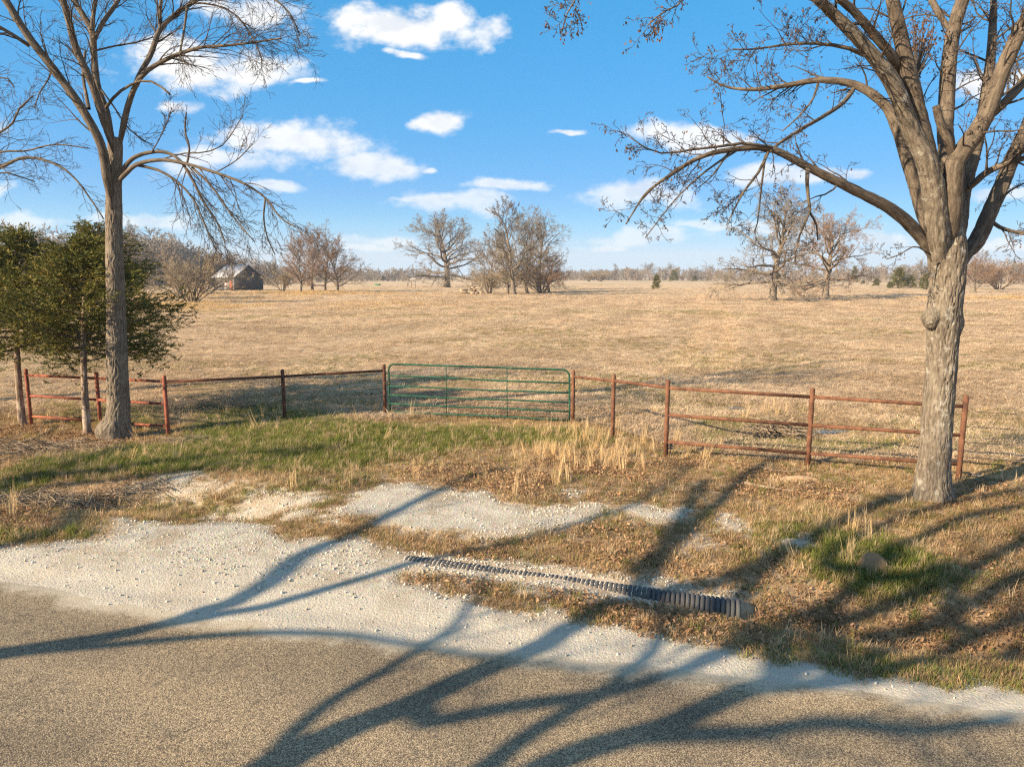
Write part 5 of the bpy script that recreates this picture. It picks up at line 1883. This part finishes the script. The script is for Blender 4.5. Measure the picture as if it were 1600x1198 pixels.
def build_barn():
    g = far_px(367, 454)          # the near corner
    D = np.linalg.norm(g[:2])
    ez = z_at(g[0], g[1], 432) - g[2]
    az = z_at(g[0], g[1], 413.5) - g[2]
    W, L = 8.0, 9.5
    # local frame: +x along the gable wall (to the right and away), +y back along the long side (to the left and away)
    root = thing('barn', 'weathered grey barn with pale metal gable roof behind the bushes', 'barn', tuple(g), None, math.radians(52))
    v = [(0, 0, 0), (W, 0, 0), (W, 0, ez), (W / 2, 0, az - 0.12), (0, 0, ez)]
    nv = len(v)
    V = v + [(a, 0.18, c) for a, _, c in v]
    V = np.array(V)
    V[:, 1] -= 0.0
    T = [(0, 1, 2), (0, 2, 3), (0, 3, 4), (5, 7, 6), (5, 8, 7), (5, 9, 8)]
    Q = [(i, 5 + i, 5 + (i + 1) % 5, (i + 1) % 5) for i in range(5)]
    child('gable_wall', mesh_np('gable_wall', V, Q, T, None, False), MATS['barn_wall'], root)
    Vb = V.copy()
    Vb[:, 1] += L - 0.18
    child('gable_wall', mesh_np('gable_wall', Vb, Q, T, None, False), MATS['barn_wall'], root)
    # long side wall in three panels round a door and a window opening
    for y0, y1, z0, z1 in ((0.19, 0.9, 0, ez), (0.9, 2.3, 2.4, ez), (2.3, 3.4, 0, ez), (3.4, 4.8, 0, 1.0), (3.4, 4.8, 2.3, ez), (4.8, L - 0.19, 0, ez)):
        child('side_wall', box_mesh('side_wall', (0.0, y0 + 0.003, z0), (0.16, y1 - 0.003, z1 - 0.01)), MATS['barn_side'], root)
    child('side_wall', box_mesh('side_wall', (W - 0.16, 0.19, 0), (W, L - 0.19, ez - 0.01)), MATS['barn_side'], root)
    child('door', box_mesh('door', (-0.05, 0.92, 0), (0.05, 2.28, 2.38)), MATS['barn_rust'], root)
    w = child('window', box_mesh('window', (0.04, 3.42, 1.02), (0.10, 4.78, 2.28)), MATS['barn_rust'], root)
    child('pane', box_mesh('pane', (0.0, 3.75, 1.25), (0.039, 4.45, 2.05)), MATS['white_paint'], w)
    for sgn in (0, 1):
        xa, xb = (-0.45, W / 2) if sgn == 0 else (W + 0.45, W / 2)
        za = ez - (az - ez) * 0.45 / (W / 2)
        # ribbed metal sheets laid side by side
        ys = np.linspace(-0.5, L + 0.5, 13)
        for k in range(12):
            y0, y1 = ys[k] + 0.01, ys[k + 1] - 0.01
            vv = [(xa, y0, za), (xb, y0, az), (xb, y1, az), (xa, y1, za)]
            vv += [(a, b, c + 0.06) for a, b, c in vv]
            qq = [(0, 3, 2, 1), (4, 5, 6, 7), (0, 1, 5, 4), (1, 2, 6, 5), (2, 3, 7, 6), (3, 0, 4, 7)]
            child('roof_sheet', mesh_np('roof_sheet', vv, qq, None, None, False), MATS['barn_roof'], root)


build_barn()


def build_far_bits():
    g = far_px(590, 446)
    root = thing('stock_trough', 'small green trough lying out in the far pasture left of the lone oak', 'trough', tuple(g))
    v, q, t, b = tubes([(np.array([[-0.9, 0, 0.0], [-0.9, 0, 0.55], [-0.9, 0, 0.55], [-0.9, 0, 0.1]]) + np.array([0.9, 0, 0]), np.array([0.62, 0.7, 0.62, 0.56]))], 20)
    v[:, 0] *= 1.8
    child('tub', mesh_np('tub', v, q), MATS['green_paint_old'], root)
    v2, q2, t2, b2 = tubes([(np.array([[0, 0, 0.5], [0, 0, 0.57]]), np.array([0.71, 0.71]))], 20)
    v2[:, 0] *= 1.8
    child('rim', mesh_np('rim', v2, q2), MATS['green_paint_old'], root)
    g = far_px(646, 451)
    root = thing('metal_frame', 'small square metal pipe frame standing in the pasture left of the lone oak', 'frame', tuple(g))
    for a, b in (((-0.55, 0, 0), (-0.55, 0, 2.0)), ((0.55, 0, 0), (0.55, 0, 2.0))):
        cyl('upright', np.array(a) + g, np.array(b) + g, 0.06, MATS['rust_dark'], root, 8)
    for z in (1.0, 1.9):
        cyl('crossbar', np.array((-0.55, 0, z)) + g, np.array((0.55, 0, z)) + g, 0.05, MATS['rust_dark'], root, 8)
    # pile of old logs and limbs by the clump
    g = far_px(738, 460)
    root = thing('log_pile', 'pile of pale cut logs and limbs at the left foot of the tree clump', 'log pile', tuple(g))
    rnd = random.Random(8)
    for k in range(16):
        a = np.array([rnd.uniform(-1.8, 1.8), rnd.uniform(-0.8, 0.8), rnd.uniform(0.15, 1.3)]) * (1, 1, 1)
        d = np.array([rnd.uniform(-1, 1), rnd.uniform(-1, 1), rnd.uniform(-0.35, 0.35)])
        d = d / np.linalg.norm(d) * rnd.uniform(1.0, 2.2)
        cyl('log', g + a - d / 2, g + a + d / 2, rnd.uniform(0.08, 0.24), MATS['cut_wood'] if k % 3 else MATS['bark_pecan'], root, 8)


build_far_bits()

# ------------------------------------------------------------------ small things by the fence
def build_small():
    g = ground_px(1047, 713)
    root = thing('solar_light', 'small black stake light with stacked discs at the foot of the fence post', 'garden light', tuple(g))
    zt = z_at(g[0], g[1], 691) - g[2]
    child('stake', tube_mesh('stake', [(np.array([[0, 0, -0.05], [0, 0, zt - 0.02]]), [0.012, 0.012])], 10, True), MATS['lantern_black'], root)
    for k, r in enumerate((0.055, 0.062, 0.068)):
        z = zt - 0.13 + k * 0.055
        child('disc', tube_mesh('disc', [(np.array([[0, 0, z], [0, 0, z + 0.012], [0, 0, z + 0.03]]), [r, r * 0.98, r * 0.35])], 20, True), MATS['lantern_black'], root)
    # fallen branches
    def branch(path, r, label, seed, lift=0.03):
        P = np.array([ground_px(*p) for p in path])
        P[:, 2] += lift
        o = P[0].copy()
        rnd = random.Random(seed)
        root = thing('fallen_branch', label, 'branch', tuple(o), 'fallen branches near the pipe fence')
        C = catmull(P, 14)
        child('stem', tube_mesh('stem', [(C, np.linspace(r, r * 0.5, 14))], 9, True, o), MATS['stick'], root)
        tw = []
        along(tw, C, np.linspace(r, r * 0.5, 14), 4, dict(PEC_S, max=2, trop=[0.0], rmin=0.004), rnd, 1, (0.2, 0.6), 0.3, 1.0)
        child('side_twigs', tube_mesh('side_twigs', [(np.array(a), np.array(b)) for _, a, b in tw], None, False, o), MATS['stick'], root)
    branch([(1184, 731), (1200, 734), (1222, 738), (1244, 739)], 0.022, 'thin pale branch lying behind the sandy patch, near the middle fence post', 1)
    branch([(1162, 757), (1190, 762), (1218, 767), (1245, 770)], 0.03, 'thicker pale branch lying in front of the sandy patch', 2)
    branch([(1322, 685), (1338, 696), (1352, 706), (1372, 712)], 0.03, 'pale forked branch lying beyond the lowest rail left of the oak', 3, 0.06)
    branch([(1498, 742), (1512, 742), (1524, 749), (1532, 757)], 0.012, 'thin bowed stick by the last fence post', 4, 0.05)
    branch([(20, 700), (48, 690), (70, 680), (92, 668)], 0.02, 'dark crooked stick in the litter near the cedars', 5, 0.05)
    # brush heaps
    def heap(u, v, w, dp, hh, n, label, seed, mat, Lr=(0.5, 1.3), rr=(0.004, 0.014)):
        g = ground_px(u, v)
        rnd = random.Random(seed)
        nr = np.random.default_rng(seed + 500)
        a, b = nr.normal(0, 0.42, n), nr.normal(0, 0.42, n)
        x, y = g[0] + a * w, g[1] + b * dp
        z = terrain(x, y) + hh * nr.random(n) * np.exp(-(a * a + b * b) * 1.8) + 0.01
        az, el = nr.uniform(0, 6.28, n), nr.normal(0, 0.28, n)
        d = np.stack([np.cos(az) * np.cos(el), np.sin(az) * np.cos(el), np.sin(el)], axis=1)
        L = nr.uniform(*Lr, n)[:, None]
        p0 = np.stack([x, y, z], axis=1)
        bend = np.stack([nr.uniform(-.2, .2, n), nr.uniform(-.2, .2, n), nr.uniform(-.05, .2, n)], axis=1) * L
        pts = np.stack([p0 - d * L / 2, p0 - d * L / 6 + bend * 0.6, p0 + d * L / 6 + bend * 0.7, p0 + d * L / 2], axis=1)
        gz = terrain(pts[..., 0].ravel(), pts[..., 1].ravel()).reshape(n, 4)
        pts[..., 2] = np.maximum(pts[..., 2], gz + 0.008)
        rr_ = nr.uniform(*rr, n)
        br = [(pts[k] - g, rr_[k] * np.array([1, 0.9, 0.7, 0.4])) for k in range(n)]
        o = obj('brush_pile', tube_mesh('brush_pile', br, 4), mat)
        o.location = g
        tag(o, label, 'brush pile', 'piles of dead brush')
        return o
    heap(1212, 688, 0.9, 0.45, 0.5, 260, 'grey heap of dead twigs behind the three-rail fence panel', 1, MATS['stick'], (0.4, 1.1))
    heap(60, 705, 2.6, 1.3, 0.12, 420, 'dead brush and litter strewn below the cedars at the left', 2, MATS['stick'], (0.2, 0.7), (0.003, 0.009))
    heap(70, 790, 1.6, 0.6, 0.20, 380, 'tangle of dead brush in the shaded ditch at the left road edge', 3, MATS['stick'], (0.25, 0.8), (0.003, 0.009))
    heap(215, 770, 0.8, 0.4, 0.10, 150, 'small drift of dead stems beside the gravel at the left', 4, MATS['stick'], (0.2, 0.6), (0.003, 0.007))
    heap(290, 692, 0.9, 0.35, 0.10, 200, 'low mat of dead stems right of the tall bare trunk', 5, MATS['stick'], (0.2, 0.5), (0.003, 0.007))
    heap(340, 640, 1.7, 0.6, 0.35, 260, 'grey dead weeds along the single-rail fence', 6, MATS['stick'], (0.3, 0.7), (0.003, 0.006))
    # mounds of bare soil
    def mound(name, u, v, rx, ry, hh, mat, label, seed):
        g = ground_px(u, v)
        n, m = 14, 36
        V, Q = [], []
        for i in range(n + 1):
            f = i / n
            for j in range(m):
                a = j / m * 2 * math.pi
                k = 1 + 0.16 * math.sin(2 * a + seed) + 0.09 * math.sin(5 * a + 2 * seed)
                x, y = f * rx * k * math.cos(a), f * ry * k * math.sin(a)
                z = hh * math.sqrt(max(0.0, 1 - f ** 2.4)) - 0.03 * f
                V.append((x, y, z))
        V = np.array(V)
        V[:, 2] += terrain(V[:, 0] + g[0], V[:, 1] + g[1]) - g[2] + 0.03 * (fbm(V[:, 0] * 14 + 5, V[:, 1] * 14, seed=seed) - 0.5)
        for i in range(n):
            for j in range(m):
                Q.append((i * m + j, (i + 1) * m + j, (i + 1) * m + (j + 1) % m, i * m + (j + 1) % m))
        o = obj(name, mesh_np(name, V, Q), mat)
        o.location = g
        tag(o, label, 'mound', 'mounds of bare soil')
    mound('soil_mound', 1246, 749, 0.36, 0.22, 0.07, MATS['sand'], 'low patch of bare sandy soil in front of the middle fence post', 1)
    mound('soil_mound', 1362, 888, 0.17, 0.15, 0.2, MATS['dirt_brown'], 'rounded brown dirt mound in the bright green grass by the ditch', 2)
    # puddles
    def puddle(u, v, rx, ry, label, seed):
        g = ground_px(u, v)
        m = 40
        V = [(0, 0, 0)]
        for j in range(m):
            a = j / m * 2 * math.pi
            k = 1 + 0.22 * math.sin(2 * a + seed) + 0.16 * math.sin(3 * a + 2 * seed) + 0.08 * math.sin(7 * a)
            V.append((rx * k * math.cos(a), ry * k * math.sin(a), 0))
        T = [(0, 1 + j, 1 + (j + 1) % m) for j in range(m)]
        zs = terrain(np.array([g[0] + p[0] for p in V]), np.array([g[1] + p[1] for p in V]))
        o = obj('puddle', mesh_np('puddle', V, None, T), MATS['water'])
        o.location = (g[0], g[1], float(zs.max()) + 0.006)
        o['kind'] = 'structure'
        tag(o, label, 'puddle', 'puddles in the pasture')
        return (g[0], g[1], rx, ry)
    return [puddle(1302, 677, 0.62, 0.22, 'long narrow puddle beyond the middle fence post', 1),
            puddle(1152, 639, 0.28, 0.28, 'small round puddle far behind the three-rail panel', 2),
            puddle(1180, 662, 0.9, 0.14, 'thin strip of water behind the heap of dead twigs', 3)]


PUDDLES = build_small()

# ------------------------------------------------------------------ ground cover: grass, litter, stones
def tuft(rnd, n, h, spread, w, lean=0.5, droop=0.25):
    V, T = [], []
    for i in range(n):
        a, b = rnd.uniform(0, 6.28), rnd.uniform(0, 6.28)
        r = spread * math.sqrt(rnd.random())
        c = np.array([math.cos(a) * r, math.sin(a) * r, -0.01])
        hh = h * rnd.uniform(0.45, 1.1)
        d = np.array([math.cos(b), math.sin(b), 0]) * lean * rnd.uniform(0.2, 1.0)
        s = np.array([-math.sin(b), math.cos(b), 0]) * w * rnd.uniform(0.7, 1.3)
        m1 = c + np.array([0, 0, hh * 0.5]) + d * hh * 0.35
        e = c + np.array([0, 0, hh * (1 - droop * rnd.random())]) + d * hh
        k = len(V)
        V += [c - s, c + s, m1 + s * 0.8, m1 - s * 0.8, e]
        T += [(k, k + 1, k + 2), (k, k + 2, k + 3), (k + 3, k + 2, k + 4)]
    return V, T


def in_view(x, y, margin=1.12):
    return (np.abs(x) < (0.74 * np.maximum(y, 0) + 1.2) * margin)


def lerp_col(a, b, t):
    return np.asarray(a)[None, :] * (1 - t[:, None]) + np.asarray(b)[None, :] * t[:, None]


def build_cover():
    rnd = random.Random(99)
    R = np.random.default_rng(12)
    B = MATS['blade']
    short = make_lib('short', [lib_obj('blades_%d' % k, *tuft(rnd, 22, 0.085, 0.085, 0.0028, 0.9, 0.4), B) for k in range(4)])
    mid = make_lib('mid', [lib_obj('tuft_%d' % k, *tuft(rnd, 26, 0.20, 0.07, 0.0030, 0.75, 0.4), B) for k in range(4)])
    tall = make_lib('tall', [lib_obj('stalk_%d' % k, *tuft(rnd, 16, 0.62, 0.07, 0.0034, 0.28, 0.3), B) for k in range(4)])
    field = make_lib('field', [lib_obj('clump_%d' % k, *tuft(rnd, 40, 0.15, 0.20, 0.0042, 1.6, 0.7), B) for k in range(4)])
    fieldbig = make_lib('fieldbig', [lib_obj('bigclump_%d' % k, *tuft(rnd, 46, 0.26, 0.55, 0.012, 1.6, 0.7), B) for k in range(4)])

    DRY, DRY2, PALE = (0.46, 0.315, 0.17), (0.30, 0.195, 0.105), (0.60, 0.455, 0.28)
    GRN, GRN2, OLV = (0.135, 0.165, 0.035), (0.21, 0.22, 0.055), (0.27, 0.225, 0.085)
    GOLD = (0.60, 0.42, 0.205)

    def jitter(c, a=0.12):
        return np.clip(c * (1 + a * R.standard_normal((len(c), 1))), 0.01, 0.9)

    def off_pipe(x, y):
        A, Bp, dv, L = CULV
        al = (x - A[0]) * dv[0] + (y - A[1]) * dv[1]
        ac = (x - A[0]) * -dv[1] + (y - A[1]) * dv[0]
        return ~((al > -0.1) & (al < L + 0.15) & (ac > -0.34) & (ac < 0.2))

    def emit(name, label, cat, coll, x, y, smin, smax, tint, zoff=0.0, hs=None, lean=0.15, big=None):
        k = off_pipe(x, y)
        x, y, tint = x[k], y[k], tint[k]
        hs = hs if hs is None else hs[k]
        big = 1.0 if big is None else big[k]
        n = len(x)
        z = terrain(x, y) + zoff
        s = R.uniform(smin, smax, n) * big
        hs = np.ones(n) if hs is None else hs
        rot = np.stack([R.normal(0, lean, n), R.normal(0, lean, n), R.uniform(0, 6.283, n)], axis=1)
        return scatter(name, label, cat, coll, 4, np.stack([x, y, z], axis=1), rot, np.stack([s, s, s * hs], axis=1), tint, R.integers(0, 4, n))

    def pts(n, x0, x1, y0, y1):
        return R.uniform(x0, x1, n), R.uniform(y0, y1, n)

    # ---- verge: short turf in greens, browns and straw
    x, y = pts(150000, -14, 13, 4.8, 19)
    s = RN[0] * x + RN[1] * y
    gf = gravel_field(x, y)
    keep = in_view(x, y) & (s > S_EDGE + 0.12) & (gf < -0.03 + np.where(s > S_EDGE + 0.8, 0.10, 0.03) * R.standard_normal(len(x)))
    keep &= (R.random(len(x)) < 0.55 + 0.45 * smooth(12, 9, y))
    x, y = x[keep], y[keep]
    gr, br = soft(GREENS, x, y), soft(BROWNS, x, y)
    nz = fbm(x * 1.1, y * 1.1, seed=130, octv=4)
    t = lerp_col(DRY, DRY2, smooth(0.3, 0.7, nz))
    gmask = R.random(len(x)) < np.clip(gr * 0.95 + 0.16 * smooth(0.5, 0.65, nz), 0, 1)
    t[gmask] = lerp_col(GRN, GRN2, R.random(gmask.sum()))
    om = R.random(len(x)) < 0.22
    t[om] = np.array(OLV)
    k2 = R.random(len(x)) > br * 0.55
    emit('short_grass', 'short patchy turf of straw, brown and green along the roadside', 'grass', short, x[k2], y[k2], 0.7, 1.35, jitter(t[k2]), 0.0, 0.65 + 0.55 * gr[k2] + 0.4 * R.random(k2.sum()))
    # ---- greener and rougher tufts
    x, y = pts(60000, -14, 13, 6.5, 20)
    gr, br = soft(GREENS, x, y), soft(BROWNS, x, y)
    keep = in_view(x, y) & (gravel_field(x, y) < -0.12) & (RN[0] * x + RN[1] * y > S_EDGE + 0.5) & (R.random(len(x)) < gr * 0.75 + 0.05)
    x, y, gr = x[keep], y[keep], gr[keep]
    t = lerp_col(GRN, GRN2, R.random(len(x)))
    dm = R.random(len(x)) < 0.25 + 0.6 * (1 - gr)
    t[dm] = lerp_col(DRY, PALE, R.random(dm.sum()))
    emit('green_grass', 'lush green grass mixed with straw before the gate and by the ditch', 'grass', mid, x, y, 0.55, 1.1, jitter(t))
    # ---- tall golden stems by the gate post
    A = poly_px([(815, 700), (830, 672), (900, 668), (950, 690), (1000, 705), (990, 735), (930, 738), (850, 730)])
    x, y = pts(9000, -3, 6, 10.5, 18)
    d = sdf(A, x, y)
    keep = (R.random(len(x)) < 0.26 * smooth(-0.5, 0.4, d) * smooth(0.42, 0.66, fbm(x * 1.2, y * 1.2, seed=140)))
    xa, ya = x[keep], y[keep]
    x, y = pts(3500, -13, 13, 8, 19.5)
    keep = in_view(x, y) & (gravel_field(x, y) < -0.15) & (R.random(len(x)) < 0.35 * smooth(0.5, 0.75, fbm(x * 0.8, y * 0.8, seed=141)))
    xb, yb = x[keep], y[keep]
    x, y = np.concatenate([xa, xb]), np.concatenate([ya, yb])
    t = lerp_col(GOLD, PALE, R.random(len(x)) * 0.7)
    emit('tall_grass', 'tall golden dry grass stems standing by the gate and fence posts', 'grass', tall, x, y, 0.35, 1.05, jitter(t), 0.0, None, 0.22)
    # ---- pasture beyond the fence
    def field_pts(n, y0, y1):
        u = R.random(n)
        y = 1.0 / (1.0 / y0 + u * (1.0 / y1 - 1.0 / y0)) if True else None
        x = R.uniform(-1, 1, n) * (0.74 * y * 1.12 + 1.5)
        return x, y

    def field_tint(x, y):
        nz = fbm(x / 2.3, y / 2.3, seed=150, octv=4)
        nb = fbm(x / 11, y / 8, seed=152, octv=3)
        t = lerp_col((0.55, 0.405, 0.262), (0.67, 0.515, 0.352), smooth(0.3, 0.7, nz))
        t = t * (0.90 + 0.2 * nb)[:, None]
        # faint mowing swaths running back from the gate
        sw = np.sin((x - 0.30 * y) / 1.1 + 1.2 * np.sin(y / 25)) * smooth(20, 34, y) * smooth(160, 90, y)
        t = t * (1 + 0.10 * sw * smooth(0.35, 0.6, fbm(x / 18, y / 30, seed=158, octv=2)))[:, None]
        g = 0.30 * smooth(0.5, 0.68, nb) * (y < 80) + 0.4 * soft(GREENS, x, y) * (y < 30)
        gm = R.random(len(x)) < g
        t[gm] = lerp_col(GRN2, OLV, R.random(gm.sum()))
        bm = R.random(len(x)) < 0.06 + 0.15 * smooth(0.5, 0.66, fbm(x / 5, y / 3.0, seed=75, octv=4)) * (y < 60)
        t[bm] = np.array((0.30, 0.205, 0.125))
        for o in (-0.9, 0.9):                       # the wheel track through the grass
            cx = 5.0 + (y - 24) * 0.30 + 1.5 * np.sin(y / 30) + o
            wt = np.exp(-((x - cx) / (0.3 + y / 160)) ** 2) * smooth(22, 30, y) * smooth(240, 160, y)
            t = t * (1 + 0.16 * wt)[:, None]
        gd = gold_field(x, y)
        k = R.random(len(x)) < gd
        t[k] = np.array(GOLD)
        return jitter(t, 0.08), gd
    x, y = field_pts(150000, 13.5, 95)
    s = RN[0] * x + RN[1] * y
    keep = (s > 14.6 + 2.6 * smooth(-6, -1, x) * smooth(5, 1.5, x))
    keep &= R.random(len(x)) < 1 - 0.8 * smooth(45, 90, y)
    for (cx, cy, rx, ry) in PUDDLES:
        keep &= ((x - cx) / rx) ** 2 + ((y - cy) / ry) ** 2 > 1.1
    x, y = x[keep], y[keep]
    t, gd = field_tint(x, y)
    hs = 0.20 + 0.5 * smooth(0.35, 0.75, fbm(x / 1.7, y / 1.7, seed=160, octv=3))
    emit('pasture_grass', 'tan dry pasture grass stretching back from the fence', 'grass', field, x, y, 0.7, 1.4, t, 0.0, hs, 0.15, 1 + 0.5 * smooth(30, 90, y))
    x, y = field_pts(110000, 38, 330)
    k = R.random(len(x)) < smooth(34, 80, y)
    x, y = x[k], y[k]
    t, gd = field_tint(x, y)
    hs = 0.22 + 0.35 * R.random(len(x)) + 1.3 * gd
    emit('distant_pasture_grass', 'straw-coloured grass of the far pasture up to the trees', 'grass', fieldbig, x, y, 0.6, 1.4, t, 0.0, hs, 0.12, 0.6 + 0.7 * smooth(40, 140, y))

    # ---- fallen leaves
    def leaf(rnd):
        pr = [(0, 0), (0.12, 0.10), (0.2, 0.26), (0.34, 0.14), (0.48, 0.34), (0.6, 0.18), (0.78, 0.26), (1.0, 0)]
        V = [np.array([p, 0.02, 0.0]) for p, _ in pr]
        c1, c2, tw = rnd.uniform(-0.5, 0.9), rnd.uniform(0.2, 0.9), rnd.uniform(-0.5, 0.5)
        V, T = [], []
        for p, w in pr:
            z0 = c1 * (p - 0.5) ** 2
            for sgn in (-1, 0, 1):
                V.append((p, sgn * w, z0 + abs(sgn) * w * c2 + tw * sgn * w * p + 0.05))
        for i in range(len(pr) - 1):
            for j in (0, 1):
                a = i * 3 + j
                T += [(a, a + 3, a + 4), (a, a + 4, a + 1)]
        return V, T
    leaves = make_lib('leaves', [lib_obj('leaf_%d' % k, *leaf(rnd), MATS['leaf']) for k in range(5)])
    x, y = pts(330000, -14, 13, 5.2, 17)
    br = soft(BROWNS, x, y)
    gr = soft(GREENS, x, y)
    s = RN[0] * x + RN[1] * y
    keep = in_view(x, y) & (s > S_EDGE + 0.4) & (R.random(len(x)) < 0.015 + 1.0 * br * smooth(0.36, 0.62, fbm(x * 1.7, y * 1.7, seed=170)) - 0.02 * gr) & (gravel_field(x, y) < 0.05) & off_pipe(x, y)
    x, y = x[keep], y[keep]
    n = len(x)
    t = lerp_col((0.17, 0.092, 0.050), (0.42, 0.26, 0.15), R.random(n))
    sc_ = R.uniform(0.022, 0.060, n)
    rot = np.stack([R.normal(0, 0.5, n), R.normal(0, 0.5, n), R.uniform(0, 6.283, n)], axis=1)
    scatter('fallen_leaves', 'brown fallen oak leaves drifted in the ditch and over the verge', 'leaves', leaves, 5, np.stack([x, y, terrain(x, y) + 0.012 + 0.03 * R.random(n)], axis=1), rot, np.stack([sc_] * 3, axis=1), jitter(t, 0.15), R.integers(0, 5, n))

    # ---- limestone gravel
    def stone(rnd):
        import itertools
        ph = (1 + 5 ** 0.5) / 2
        V = [(-1, ph, 0), (1, ph, 0), (-1, -ph, 0), (1, -ph, 0), (0, -1, ph), (0, 1, ph), (0, -1, -ph), (0, 1, -ph), (ph, 0, -1), (ph, 0, 1), (-ph, 0, -1), (-ph, 0, 1)]
        T = [(0, 11, 5), (0, 5, 1), (0, 1, 7), (0, 7, 10), (0, 10, 11), (1, 5, 9), (5, 11, 4), (11, 10, 2), (10, 7, 6), (7, 1, 8), (3, 9, 4), (3, 4, 2), (3, 2, 6), (3, 6, 8), (3, 8, 9), (4, 9, 5), (2, 4, 11), (6, 2, 10), (8, 6, 7), (9, 8, 1)]
        sx, sy, sz = rnd.uniform(0.4, 0.65), rnd.uniform(0.35, 0.6), rnd.uniform(0.25, 0.42)
        V = [(a * sx * rnd.uniform(0.7, 1.15), b * sy * rnd.uniform(0.7, 1.15), c * sz * rnd.uniform(0.7, 1.15)) for a, b, c in V]
        return V, T
    stones = make_lib('stones', [lib_obj('stone_%d' % k, *stone(rnd), MATS['stone']) for k in range(6)])
    x, y = pts(420000, -13, 9, 4.8, 15)
    gf = gravel_field(x, y)
    s = RN[0] * x + RN[1] * y
    loose = smooth(S_EDGE + 0.15, S_EDGE + 1.1, s)
    rim = np.exp(-((gf - 0.0) / 0.16) ** 2)
    pr = np.where(gf > -0.02, 0.04 + 0.30 * loose * smooth(0.32, 0.62, fbm(x * 1.5, y * 1.5, seed=180)) + 0.35 * rim * loose, 0.10 * smooth(-0.6, 0, gf) * (s > S_EDGE + 0.5))
    keep = in_view(x, y) & (R.random(len(x)) < pr)
    x, y = x[keep], y[keep]
    # stones packed along the culvert
    A, Bp, dv, L = CULV
    m = 1500
    f = R.random(m) ** 1.1
    off = np.where(R.random(m) < 0.5, R.normal(0.19, 0.05, m), R.normal(-0.20, 0.05, m))
    nx, ny = -dv[1], dv[0]
    keepc = ~((off < 0) & (f > 0.72))
    xc = (A[0] + dv[0] * L * f + nx * off)[keepc]
    yc = (A[1] + dv[1] * L * f + ny * off)[keepc]
    x, y = np.concatenate([x, xc]), np.concatenate([y, yc])
    n = len(x)
    sc_ = 0.0035 + 0.018 * R.random(n) ** 8 + 0.0065 * R.random(n) ** 1.5
    sc_[-len(xc):] *= 1.0
    t = lerp_col((0.30, 0.255, 0.195), (0.62, 0.56, 0.47), R.random(n) ** 0.9)
    rot = R.uniform(0, 6.283, (n, 3))
    scatter('gravel_stones', 'loose white limestone gravel on the driveway and shoulder', 'gravel', stones, 6, np.stack([x, y, gravel_top(x, y) + sc_ * 0.25], axis=1), rot, np.stack([sc_] * 3, axis=1), jitter(t, 0.08), R.integers(0, 6, n))
    # gravel lodged in the grooves between the pipe ridges
    m = 1900
    k = (56 * R.random(m) ** 1.25).astype(int)
    ang = R.uniform(-0.9, 0.9, m)
    pitch = L / 74
    base = np.array(A)[None, :] + np.asarray(dv)[None, :] * ((k + R.normal(0, 0.07, m))[:, None] * pitch)
    side = np.array([nx, ny, 0.0]) / math.hypot(nx, ny)
    upv = np.cross(side, dv)
    upv = upv if upv[2] > 0 else -upv
    Pn = base + 0.148 * (np.sin(ang)[:, None] * side + np.cos(ang)[:, None] * upv)
    scg = R.uniform(0.005, 0.010, m)
    t = lerp_col((0.42, 0.36, 0.29), (0.64, 0.58, 0.49), R.random(m))
    scatter('groove_gravel', 'white gravel lodged between the ridges of the black culvert', 'gravel', stones, 6, Pn, R.uniform(0, 6.283, (m, 3)), np.stack([scg] * 3, axis=1), t, R.integers(0, 6, m))


build_cover()

# ------------------------------------------------------------------ a breath of haze over the whole pasture
def build_haze():
    me = box_mesh('haze', (-1500, -200, -3.0), (1500, 1500, 40.0))
    m = bpy.data.materials.new('haze_air')
    m.use_nodes = True
    N = NT(m.node_tree)
    v = N.add('ShaderNodeVolumePrincipled')
    v.inputs['Color'].default_value = (0.86, 0.91, 1.0, 1.0)
    v.inputs['Density'].default_value = 0.0003
    v.inputs['Anisotropy'].default_value = 0.2
    out = N.add('ShaderNodeOutputMaterial')
    N.link(v.outputs[0], out.inputs['Volume'])
    o = obj('haze', me, m)
    o['kind'] = 'stuff'
    tag(o, 'thin pale winter haze lying over the far pasture and woods', 'haze')


build_haze()
